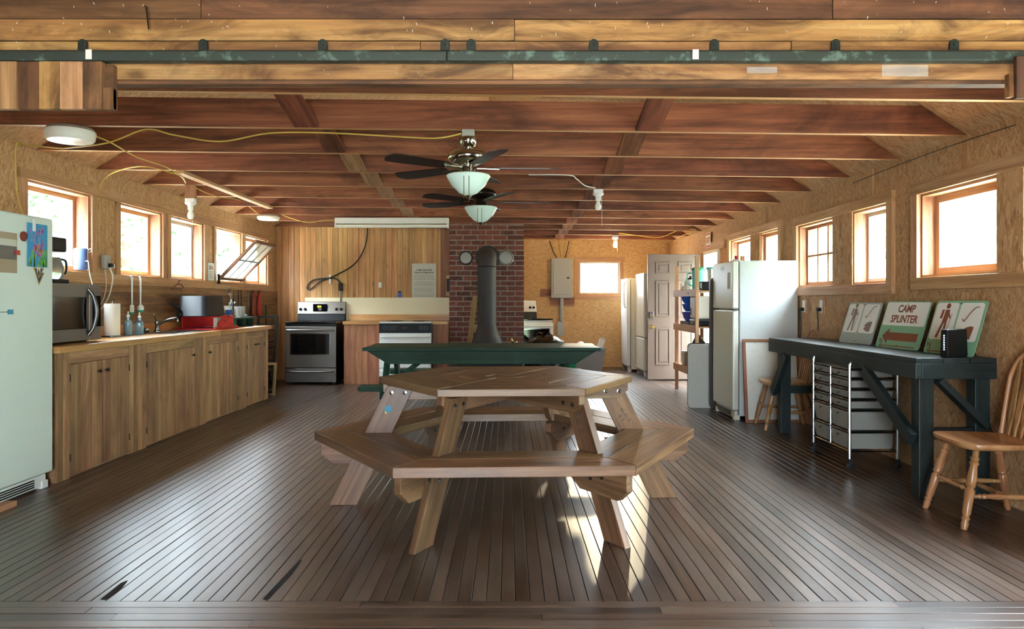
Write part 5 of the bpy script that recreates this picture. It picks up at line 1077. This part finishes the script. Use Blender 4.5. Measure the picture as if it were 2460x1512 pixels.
def wall_outlet(label, y, z, cord=True):
    t = thing('wall_outlet', label, 'outlet', (XR - 0.002, y, z)); MB().box(-0.012, 0, -0.055, 0.055, -0.075, 0.075).build('backer', 'pine', t); MB().box(-0.018, -0.0125, -0.03, 0.03, -0.055, 0.06).build('plate', 'white_plastic', t, bevel=0.002)
    if cord:
        p = MB().box(-0.055, -0.0185, -0.02, 0.02, -0.045, -0.01).build('plug', 'black_plastic', t, bevel=0.004); cable('cord', [(-0.05, 0, -0.045), (-0.045, 0.0, -0.09), (-0.04, 0.005, -0.2), (-0.05, 0.0, -0.42)], 0.006, 'cable_black', p)
wall_outlet('white wall outlet with black cord above the far chair', 6.90, PZ(737, 6.9)); wall_outlet('white wall outlet half hidden behind the speckled refrigerator', 7.30, PZ(737, 7.25), True)
# ================================================================ wooden shelf at the door with kitchen things
sh = thing('shelf_unit', 'raw pine shelf unit standing between the door and the speckled refrigerator', 'shelf', (2.30, 9.02, 0))
SD, SL = 0.60, 1.08
for x, y, hh in ((0, SL, 1.68), (0, 0, 1.76), (SD - 0.04, SL, 1.68), (SD - 0.04, 0, 1.76)): MB(2).box(x, x + 0.04, y, y + 0.05, 0, hh).build('post', 'pine', sh, bevel=0.002)
SZ = [0.33, 0.87, 1.32]
for z in SZ:
    MB(1).box(-0.02, -0.001, -0.08, SL + 0.05, z - 0.055, z + 0.035).build('front_rail', 'pine', sh, bevel=0.002); MB(1).box(SD + 0.001, SD + 0.02, 0, SL + 0.05, z - 0.055, z + 0.035).build('back_rail', 'pine', sh)
    for k in range(4): MB(1).box(0.042 + k*0.13 if k else 0.002, 0.042 + (k+1)*0.13 - 0.006, 0.052, SL - 0.002, z, z + 0.018).build('shelf_board', 'pine', sh)
def onshelf(name, label, cat, x, y, k): return thing(name, label, cat, (2.30 + x, 9.02 + y, SZ[k] + 0.019))
t = onshelf('pitcher', 'aqua plastic pitcher with green lid on the top shelf', 'pitcher', 0.12, 0.36, 2)
MB().lathe([(0.065, 0), (0.07, 0.02), (0.08, 0.22), (0.085, 0.26)], 24).build('body', 'teal_plastic', t, smooth=True); MB().lathe([(0.088, 0.261), (0.085, 0.28), (0.05, 0.30), (0, 0.30)], 24).build('lid', 'green_plastic', t, smooth=True)
MB().tube(smooth_path([(-0.075, 0.0, 0.22), (-0.13, 0.02, 0.21), (-0.13, 0.02, 0.10), (-0.07, 0.0, 0.06)], 4), 0.01, 8).build('handle', 'teal_plastic', t, smooth=True)
t = onshelf('pitcher', 'tall clear pitcher with pale lid on the top shelf', 'pitcher', 0.30, 0.36, 2); MB().lathe([(0.06, 0), (0.075, 0.24), (0.08, 0.27)], 20).build('body', 'glass_jug', t, smooth=True); MB().lathe([(0.08, 0.271), (0.07, 0.30), (0, 0.305)], 20).build('lid', 'teal_plastic', t, smooth=True)
t = onshelf('canister', 'white kitchen canister with dark knob on the top shelf', 'canister', 0.10, 0.66, 2); MB().lathe([(0.08, 0), (0.085, 0.02), (0.085, 0.12), (0.06, 0.15)], 22).build('body', 'white_plastic', t, smooth=True); MB().lathe([(0.06, 0.151), (0.05, 0.17), (0.012, 0.175), (0.016, 0.195), (0, 0.20)], 18).build('lid', 'black_plastic', t, smooth=True)
t = onshelf('small_jar', 'small copper jar beside the white canister', 'jar', 0.06, 0.82, 2); MB().lathe([(0.03, 0), (0.04, 0.03), (0.03, 0.07)], 14).build('body', 'brass', t, smooth=True); MB().lathe([(0.03, 0.071), (0.0, 0.08)], 14).build('lid', 'white_plastic', t)
t = onshelf('toaster_oven', 'black small appliance at the near end of the top shelf', 'appliance', 0.10, 0.06, 2); MB().box(0, 0.36, 0, 0.16, 0.0, 0.11).build('body', 'black_plastic', t, bevel=0.01); MB().box(-0.006, -0.0005, 0.02, 0.14, 0.03, 0.09).build('panel', 'steel_dark', t)
for k, (mt, lab, r, z) in enumerate((('purple_plastic', 'purple plastic tub under the blue bowls on the middle shelf', 0.115, 0.0), ('blue_plastic', 'blue mixing bowl stacked on the purple tub', 0.115, 0.125), ('blue_plastic', 'upper blue mixing bowl of the stack on the middle shelf', 0.13, 0.225))):
    o = MB().lathe([(r*0.6, 0), (r*0.85, 0.04), (r, 0.115 if k == 0 else 0.095), (r*1.04, 0.12 if k == 0 else 0.10), (r*0.9, 0.1 if k == 0 else 0.085), (0.0, 0.05)], 24).build('mixing_bowl', mt, smooth=True)
    o.location = (2.45, 9.86, SZ[1] + 0.019 + 0.055 + z); tag(o, lab, 'bowl', 'stacked bowls on the middle shelf')
t = onshelf('baking_tray', 'dark baking tray under the bowls on the middle shelf', 'tray', 0.05, 0.56, 1); MB().box(0, 0.36, 0.0, 0.46, 0, 0.012).box(0, 0.01, 0, 0.46, 0.0125, 0.05).box(0.35, 0.36, 0, 0.46, 0.0125, 0.05).box(0.0105, 0.349, 0, 0.01, 0.0125, 0.05).box(0.0105, 0.349, 0.45, 0.46, 0.0125, 0.05).build('tray', 'pan_black', t)
t = onshelf('slow_cooker', 'black cooker base on the middle shelf', 'cooker', 0.03, 0.10, 1); MB().box(0, 0.40, 0.0, 0.36, 0, 0.09).build('base', 'black_plastic', t, bevel=0.015); MB().box(-0.008, -0.0005, 0.12, 0.24, 0.03, 0.07).build('dial_panel', 'steel_dark', t)
t = thing('bread_machine', 'cream bread machine standing on the black cooker base', 'appliance', (2.34, 9.14, SZ[1] + 0.019 + 0.091)); MB().box(0, 0.34, 0, 0.34, 0, 0.29).build('body', 'tan_enamel', t, bevel=0.025); MB().box(-0.006, -0.0005, 0.26, 0.30, 0.05, 0.14).build('vent', 'black_plastic', t)
t = onshelf('roasting_pan', 'big dark oval roasting pan tilted on the bottom shelf', 'pan', 0.03, 0.50, 0)
m = MB(); m.M = Matrix.Translation((0.10, 0, 0.215)) @ Matrix.Rotation(math.radians(12), 4, 'Y') @ Matrix.Diagonal((1, 1.35, 1, 1)); m.lathe([(0.15, 0.07), (0.19, 0.02), (0.20, 0.0), (0.21, -0.004), (0.20, -0.006), (0.18, 0.015), (0.14, 0.06), (0.0, 0.062)], 32, (0, 0, 0), 'x'); m.build('pan', 'brown_plastic', t, smooth=True)
t = onshelf('storage_box', 'small white metal box at the far end of the bottom shelf', 'box', 0.06, 0.84, 0); MB().box(0, 0.22, 0, 0.16, 0, 0.17).build('box', 'grey_paint', t, bevel=0.01); MB().box(-.004, .224, -.004, .164, .171, .19).build('lid', 'white_plastic', t, bevel=.006)
# ================================================================ far end floor things
t = thing('storage_tote', 'grey plastic tote filled with white bottles by the end wall', 'tote', (PX(1413, 12.9), 12.9, 0))
w0, w1, d0, d1, hh = 0.22, 0.28, 0.18, 0.22, 0.40
m = MB(); m.add([(-w0,-d0,0),(w0,-d0,0),(w0,d0,0),(-w0,d0,0),(-w1,-d1,hh),(w1,-d1,hh),(w1,d1,hh),(-w1,d1,hh),(-w1+.02,-d1+.02,hh),(w1-.02,-d1+.02,hh),(w1-.02,d1-.02,hh),(-w1+.02,d1-.02,hh),(-w0+.02,-d0+.02,.02),(w0-.02,-d0+.02,.02),(w0-.02,d0-.02,.02),(-w0+.02,d0-.02,.02)],
    [(3,2,1,0)] + [(i,(i+1)%4,(i+1)%4+4,i+4) for i in range(4)] + [(i+4,(i+1)%4+4,(i+1)%4+8,i+8) for i in range(4)] + [(i+8,(i+1)%4+8,(i+1)%4+12,i+12) for i in range(4)] + [(12,13,14,15)]); m.build('tub', 'grey_tote', t); MB().box(-w1-.012, w1+.012, -d1-.012, -d1-.001, hh-.03, hh).build('rim', 'grey_tote', t)
t = thing('bottle', 'round white jug lying in the grey tote', 'bottle', (PX(1395, 12.9), 12.88, 0.021)); MB().lathe([(0.10, 0.0), (0.115, 0.05), (0.115, 0.34), (0.08, 0.44), (0.03, 0.48), (0.0, 0.48)], 20).build('body', 'white_plastic', t, smooth=True)
t = thing('bottle', 'white tube leaning out of the grey tote', 'bottle', (PX(1425, 12.9), 12.84, 0.025)); MB().tube([(0, 0, 0.04), (0.155, 0.0, 0.52)], 0.055, 16).build('body', 'white_plastic', t, smooth=True); MB().tube([(0.157, 0, 0.525), (0.165, 0, 0.55)], 0.04, 14).build('cap', 'paper_grey', t, smooth=True)
t = thing('trash_bag', 'full black trash bag right of the chimney', 'trash bag', (0.60, 11.80, 0))
random.seed(21); m = MB(); prof = [(0.05, 0.0), (0.26, 0.02), (0.33, 0.2), (0.33, 0.42), (0.30, 0.56), (0.2, 0.63), (0.08, 0.66)]; m.lathe(prof, 22); m.v = [Vector((v.x + random.uniform(-.025, .025), v.y + random.uniform(-.025, .025), max(0, v.z + random.uniform(-.03, .03)))) for v in m.v]; m.build('bag', 'bag_black', t, smooth=80)
for k in range(3): MB().tube(smooth_path([(0.02*k, 0, 0.64), (0.08*k - 0.1, -0.03, 0.70), (0.10*k - 0.14, -0.06, 0.66)], 3), [0.02]*5 + [0.012]*2, 6).build('tie_end', 'bag_black', t, smooth=True)
t = thing('green_bucket', 'green bucket half hidden behind the green table', 'bucket', (PX(1366, 12.3), 12.3, 0)); MB().lathe([(0.11, 0), (0.14, 0.30), (0.145, 0.30), (0.13, 0.28), (0.10, 0.02), (0, 0.02)], 22).build('body', 'green_plastic', t, smooth=True); MB().lathe([(0.148, 0.28), (0.15, 0.30), (0.145, 0.305)], 22).build('rim', 'green_plastic', t, smooth=True)
# ================================================================ things on the left counter and sill
CT = 0.903
t = thing('microwave', 'slate steel microwave oven at the near end of the left counter', 'microwave', (-3.12, 4.90, CT))
MB().box(-0.37, 0, 0, 0.70, 0.012, 0.425).build('case', 'slate_steel', t, bevel=0.004); dr = MB().box(0.001, 0.028, 0.0, 0.545, 0.012, 0.425).build('door', 'slate_steel', t, bevel=0.004); MB().box(0.0285, 0.031, 0.0, 0.50, 0.10, 0.33).build('window', 'black_glass', dr)
MB().box(0.001, 0.028, 0.548, 0.70, 0.012, 0.425).build('control_side', 'slate_steel', t, bevel=0.004); MB().box(0.0285, 0.031, 0.58, 0.69, 0.11, 0.34).build('keypad', 'black_glass', t)
MB().tube(smooth_path([(0.028, 0.53, 0.05), (0.06, 0.545, 0.11), (0.078, 0.55, 0.22), (0.06, 0.545, 0.33), (0.028, 0.53, 0.39)], 4), 0.014, 10).build('door_handle', 'steel_dark', dr, smooth=True)
for y in (0.06, 0.64): MB().box(-0.3, -0.06, y-.02, y+.02, 0, 0.012).build('foot', 'rubber', t)
t = thing('coffee_maker', 'black coffee maker with glass pot on top of the microwave', 'coffee maker', (-3.33, 5.30, CT + 0.426))
MB().box(-0.12, 0.12, -0.10, 0.10, 0, 0.035).build('base', 'black_plastic', t, bevel=0.012); MB().box(-0.12, -0.03, -0.10, 0.10, 0.036, 0.23).build('column', 'black_plastic', t, bevel=0.01); MB().box(-0.12, 0.10, -0.10, 0.10, 0.231, 0.335).build('brew_head', 'black_plastic', t, bevel=0.012)
pt = MB().lathe([(0.055, 0.036), (0.07, 0.06), (0.072, 0.12), (0.055, 0.17), (0.05, 0.19)], 22, (0.045, 0.015, 0)).build('glass_pot', 'glass_jug', t, smooth=True); MB().tube(smooth_path([(0.06, 0.085, 0.18), (0.07, 0.13, 0.17), (0.07, 0.14, 0.11), (0.065, 0.125, 0.07)], 4), 0.008, 8).build('pot_handle', 'black_plastic', pt, smooth=True)
t = thing('portable_speaker', 'blue cylindrical speaker standing on the first left window sill', 'speaker', (XL - 0.01, 6.14, LZ0 + 0.0185)); MB().lathe([(0.045, 0), (0.052, 0.008), (0.052, 0.172), (0.045, 0.18), (0, 0.181)], 24).build('body', 'speaker_blue', t, smooth=True); MB().tube(smooth_path([(0.04, 0.03, 0.165), (0.055, 0.05, 0.18), (0.06, 0.055, 0.16), (0.05, 0.03, 0.15)], 4), 0.004, 6).build('strap', 'white_plastic', t)
t = thing('outlet_box', 'grey outlet box with plugs between the first two left windows', 'outlet', (XL + 0.021, 6.44, 1.545)); MB().box(0, 0.035, -0.045, 0.045, -0.06, 0.06).build('box', 'grey_paint', t, bevel=0.004); MB().box(0.036, 0.07, -0.005, 0.03, -0.045, -0.01).build('black_plug', 'black_plastic', t, bevel=0.004); MB().box(0.036, 0.065, 0.032, 0.06, -0.05, -0.015).build('white_plug', 'white_plastic', t, bevel=0.004)
wire('white charging cord from the blue speaker hanging over the sill', [(206, 628, 6.12), (212, 630, 6.0), (216, 660, 5.97), (226, 700, 5.97), (228, 728, 5.97), (216, 750, 5.97)], 0.004, 'cable_white')
wire('thin white cord from the outlet box to the microwave', [(252, 648, 6.36), (255, 690, 6.36), (246, 725, 6.36), (228, 748, 6.3), (212, 760, 6.2)], 0.004, 'cable_white'); wire('thick white cord from the outlet box sweeping to the counter', [(264, 645, 6.42), (271, 668, 6.40), (262, 710, 6.38), (245, 740, 6.36), (225, 765, 6.3)], 0.006, 'cable_white')
t = thing('paper_towel', 'white paper towel roll standing on the left counter', 'paper towels', (-3.33, 6.20, CT)); MB().lathe([(0.08, 0), (0.08, 0.01), (0.0, 0.012)], 24).build('stand', 'steel_dark', t, smooth=True); MB().lathe([(0.062, 0.0125), (0.062, 0.28), (0.022, 0.28), (0.022, 0.27)], 28).build('roll', 'paper', t, smooth=True); MB().tube(smooth_path([(0, 0, 0.25), (0, 0, 0.30), (0.01, 0, 0.315), (0.02, 0, 0.30)], 3), 0.004, 6).build('rod', 'chrome', t)
for k, (y, h, lab) in enumerate(((6.52, 0.16, 'pump bottle of blue soap left of the sink'), (6.64, 0.15, 'second clear blue soap bottle beside the sink'))):
    t = thing('soap_bottle', lab, 'soap bottle', (-3.36 + 0.04*k, y, CT), 0, 'soap bottles by the sink'); MB().lathe([(0.034, 0), (0.037, 0.01), (0.037, h*0.7), (0.015, h*0.85), (0.015, h)], 20).build('body', 'clear_soap', t, smooth=True); MB().lathe([(0.014, h + .001), (0.014, h + 0.02), (0.006, h + 0.022), (0.006, h + 0.05), (0, h + 0.05)], 12).build('pump', 'white_plastic', t, smooth=True)
tag(MB().lathe([(0.02, 0), (0.024, 0.01), (0.022, 0.04), (0, 0.05)], 14, (-3.40, 6.93, 0.9067)).build('tap_handle', 'chrome', smooth=True), 'small chrome tap knob left of the faucet', 'tap')
t = thing('tray', 'red drip tray under the dish rack', 'tray', (-3.27, 8.02, CT)); MB().box(-0.2, 0.22, -0.34, 0.32, 0, 0.012).box(0.2105, 0.22, -0.34, 0.32, 0.0122, 0.03).box(-0.2, -0.19, -0.34, 0.32, 0.0122, 0.03).build('tray', 'red_paint', t, bevel=0.003)
t = thing('dish_rack', 'red plastic dish rack with slotted sides by the sink', 'dish rack', (-3.28, 8.05, CT + 0.0125))
for x, y0, y1 in ((0.17, 0.02, 0.27), (-0.16, -0.28, 0.27)): MB().box(x, x + 0.012, y0, y1, 0.0, 0.125).build('side', 'red_paint', t, bevel=0.002)
MB().box(-0.147, 0.169, 0.262, 0.274, 0, 0.125).build('end', 'red_paint', t); MB().box(-0.147, 0.169, -0.28, 0.26, 0, 0.008).build('floor', 'red_paint', t)
for k in range(9): MB().box(0.172, 0.18, -0.27 + k*0.032, -0.258 + k*0.032, 0.0, 0.125).build('slat', 'white_plastic', t)
for z in (0.0, 0.115): MB().box(0.1715, 0.1805, -0.28, 0.02, z, z + 0.01).build('slat_rail', 'red_paint', t) if z else None
t = thing('roasting_pan', 'black roasting pan upside down on the red dish rack', 'pan', (-3.28, 7.90, CT + 0.142))
P0, P1 = rounded(0.56, 0.32, 0.06), None; m = MB(); n = len(P0); vs = []
for sc, z in ((1.0, 0.0), (1.02, 0.006), (0.99, 0.015), (0.88, 0.20), (0.84, 0.215), (0.0, 0.217)): vs += [((p[1] - 0.16)*sc, (p[0] - 0.28)*sc, z) for p in P0]
fs = []
for j in range(5): fs += [(j*n + i, j*n + (i+1) % n, (j+1)*n + (i+1) % n, (j+1)*n + i)[::-1] for i in range(n)]
m.add(vs, fs).build('pan', 'pan_black', t, smooth=50); MB().tube([(-0.10, -0.27, 0.05), (-0.15, -0.42, 0.15)], 0.012, 8).build('handle', 'black_plastic', t)
t = thing('dish_towel', 'orange red cloth bunched over the front of the dish rack', 'cloth', (-3.09, 7.98, CT + 0.0125)); random.seed(9)
m = MB(); g = 12; vs = [( 0.012 + 0.03*math.sin(i*1.7 + j*0.8) + 0.02*(1 - j/5), -0.16 + 0.34*i/g, 0.13*(1 - j/5) + 0.015*math.sin(i*2.1)) for j in range(6) for i in range(g+1)]; vs = [(v[0] + 0.01, v[1], max(0.002, v[2])) for v in vs]
m.add(vs, [(j*(g+1)+i, j*(g+1)+i+1, (j+1)*(g+1)+i+1, (j+1)*(g+1)+i) for j in range(5) for i in range(g)]); o = m.build('cloth', 'red_cloth', t, smooth=True); o.modifiers.new('thick', 'SOLIDIFY').thickness = 0.004
t = thing('low_shelf', 'low dark green shelf board on the far end of the counter', 'shelf', (-3.30, 8.84, CT)); MB(1).box(-0.2, 0.16, -0.30, 0.30, 0.09, 0.11).build('top', 'green_wood', t)
for y in (-0.29, 0.0, 0.27): MB(2).box(-0.19, 0.15, y, y + 0.02, 0, 0.0895).build('divider', 'green_wood', t)
ST = CT + 0.111
t = thing('yogurt_tub', 'white tub with yellow label on the low green shelf', 'tub', (-3.36, 8.60, ST)); MB().lathe([(0.05, 0), (0.058, 0.13), (0.06, 0.135)], 20).build('tub', 'white_plastic', t, smooth=True); MB().lathe([(0.0545, 0.03), (0.0585, 0.09)], 20).build('label', 'yellow_mark', t, smooth=True)
t = thing('yogurt_tub', 'white tub with blue lettering beside the yellow label tub', 'tub', (-3.34, 8.76, ST)); MB().lathe([(0.052, 0), (0.06, 0.13), (0.062, 0.135)], 20).build('tub', 'white_plastic', t, smooth=True); MB().lathe([(0.0565, 0.03), (0.0605, 0.09)], 20).build('label', 'blue_plastic', t, smooth=True)
t = thing('measuring_jug', 'clear measuring jug in front of the white tubs', 'jug', (-3.21, 8.82, ST)); MB().lathe([(0.055, 0), (0.06, 0.01), (0.068, 0.13)], 22).build('body', 'glass_jug', t, smooth=True); MB().tube(smooth_path([(0.0, 0.065, 0.11), (0.0, 0.11, 0.10), (0.0, 0.11, 0.04), (0.0, 0.062, 0.03)], 4), 0.007, 8).build('handle', 'glass_jug', t, smooth=True)
t = thing('plastic_bag', 'clear plastic bag hanging from the sill above the jug', 'bag', (XL + 0.06, 9.30, 1.10)); random.seed(4); m = MB(); m.lathe([(0.05, 0), (0.062, 0.10), (0.05, 0.2), (0.03, 0.27)], 12); m.v = [v + Vector((random.uniform(-.012, .012), random.uniform(-.012, .012), 0)) for v in m.v]; m.build('bag', 'bag_clear', t, smooth=True); MB().tube([(-0.035, 0, 0.27), (-0.028, 0, 0.30)], 0.006, 6).build('knot', 'white_plastic', t)
tag(MB().lathe([(0.06, 0), (0.065, 0.02), (0.05, 0.025), (0, 0.02)], 18, (-3.27, 9.06, ST)).build('saucer', 'blue_plastic', smooth=True), 'flat blue dish at the end of the low green shelf', 'dish')
# hanging brushes, hanger, notice and tools on the left wall
for k, (y, lab) in enumerate(((6.86, 'flat scrub brush with green bristles hanging below the sill'), (7.02, 'round dish brush with green bristles hanging below the sill'))):
    t = thing('dish_brush', lab, 'brush', (XL + 0.05, y, 1.10), 0, 'dish brushes under the sill'); MB().tube([(0, 0, 0.07), (0, 0, 0.18), (0, 0, 0.33)], [0.007, 0.008, 0.011], 8).build('handle', 'white_plastic', t, smooth=True)
    if k == 0: MB().box(-0.008, 0.008, -0.03, 0.03, 0.0, 0.07).build('head', 'white_plastic', t, bevel=0.006); MB().box(-0.007, 0.007, -0.026, 0.026, -0.02, -0.001).build('bristles', 'green_plastic', t)
    else: MB().lathe([(0.028, 0.02), (0.03, 0.05), (0.015, 0.07)], 14).build('head', 'white_plastic', t, smooth=True); MB().lathe([(0.022, 0.0), (0.026, 0.019)], 14).build('bristles', 'green_plastic', t)
    MB().tube([(-0.016, 0, 0.335), (0.0, 0, 0.34)], 0.004, 6).build('hook', 'chrome', t)
t = thing('coat_hanger', 'dark red clothes hanger hooked on the sill board', 'hanger', (XL + 0.04, 7.86, 1.33)); MB().tube(smooth_path([(0, -0.16, 0), (0, 0, 0.06), (0, 0.10, 0.03), (0, 0.11, 0.02)], 3), 0.006, 6).build('arm', 'rust_red', t); MB().tube(smooth_path([(0, 0, 0.06), (0, 0.0, 0.09), (0, 0.02, 0.11), (0, 0.03, 0.09)], 3), 0.004, 6).build('hook', 'rust_red', t)
t = thing('paper_notice', 'small white printed notice between the third and fourth left windows', 'notice', (XL + 0.021, 8.76, 1.45)); MB().box(0, 0.001, -0.09, 0.09, 0, 0.21).build('sheet', 'paper', t); m = MB()
for k, (y, w, h) in enumerate(((-0.06, 0.02, 0.05), (-0.03, 0.03, 0.045), (0.01, 0.012, 0.05), (0.035, 0.02, 0.04))): m.box(0.001, 0.0016, y, y + w, 0.13, 0.13 + h)
m.build('heading_marks', 'sign_brown', t); m = MB()
for k in range(5): m.box(0.001, 0.0016, -0.06, 0.05 - 0.01*(k % 3), 0.03 + k*0.018, 0.036 + k*0.018)
m.build('body_lines', 'ink_faint', t)['kind'] = 'stuff'
utens = [(9.42, 'black_metal', 0.20, 'black slotted spoon hanging left of the clear bag'), (9.60, 'black_metal', 0.22, 'black ladle hanging right of the clear bag'), (9.70, 'black_metal', 0.20, 'thin black spatula hanging on the left wall'), (9.98, 'steel_dark', 0.20, 'steel tongs hanging beside the oven mitts')]
for y, mt, L, lab in utens:
    t = thing('utensil', lab, 'utensil', (XL + 0.04, y, 1.36 - L - 0.04), 0, 'utensils hanging on the left wall'); MB().tube([(0, 0, 0.06), (0, 0, L + 0.02)], 0.006, 6).build('handle', mt, t); MB().box(-0.004, 0.004, -0.02, 0.02, 0.0, 0.06).build('blade', mt, t, bevel=0.003); MB().tube([(-0.022, 0, L + 0.02), (0.006, 0, L + 0.026)], 0.003, 6).build('hook', 'chrome', t)
for k, (y, mt, lab) in enumerate(((10.15, 'rust_red', 'dark red oven mitt hanging near the plank wall'), (10.38, 'red_paint', 'bright red oven mitt hanging near the plank wall'))):
    t = thing('oven_mitt', lab, 'oven mitt', (XL + 0.05, y, 0.98), 0, 'oven mitts on the left wall'); MB().prism([(-0.04, 0.30), (0.02, 0.36), (0.07, 0.30), (0.08, 0.12), (0.06, 0.02), (0.0, 0.0), (-0.07, 0.04), (-0.08, 0.16)], -0.012, 0.012, 'yz').build('body', mt, t, bevel=0.008); MB().tube([(-0.03, 0.02, 0.355), (0, 0.02, 0.37)], 0.005, 6).build('loop', 'black_plastic', t)
# dark folded things leaning in the corner beside the stainless range
for k, (x, y, w, h, lean, mt, lab) in enumerate(((-3.32, 9.60, 0.30, 1.02, 9, 'black_metal', 'tall black wire grill rack leaning in the left corner'), (-3.22, 9.36, 0.28, 0.42, 12, 'stick_wood', 'small wood framed screen leaning beside the counter end'))):
    t = thing('wire_rack', lab, 'rack', (x, y, 0)); Rl = Matrix.Rotation(math.radians(-lean), 4, 'X') @ Matrix.Rotation(math.radians(-14), 4, 'Z')
    for a in ((0, 0.03), (w - 0.03, w)): m = MB(2); m.M = Rl; m.box(a[0], a[1], 0, 0.02, 0, h).build('stile', mt, t)
    for zz in (0.0, h - 0.03): m = MB(0); m.M = Rl; m.box(0.031, w - 0.031, 0, 0.02, zz, zz + 0.03).build('rail', mt, t)
    nb = 12 if k == 0 else 4
    for i in range(1, nb): m = MB(); m.M = Rl; m.bar((0.03, 0.01, 0.03 + (h - .06)*i/nb), (w - 0.03, 0.01, 0.03 + (h - .06)*i/nb), 0.012, 0.012); m.build('wire', 'black_metal', t)
t = thing('broom', 'dark broom leaning in the corner left of the stainless range', 'broom', (-3.38, 10.35, 0)); MB().tube([(0, 0, 0.20), (-0.06, 0.12, 1.15)], 0.012, 8).build('stick', 'bark', t); MB().prism([(-0.09, 0.0), (0.09, 0.0), (0.03, 0.22), (-0.03, 0.22)], -0.02, 0.02, 'xz').build('bristles', 'black_plastic', t)
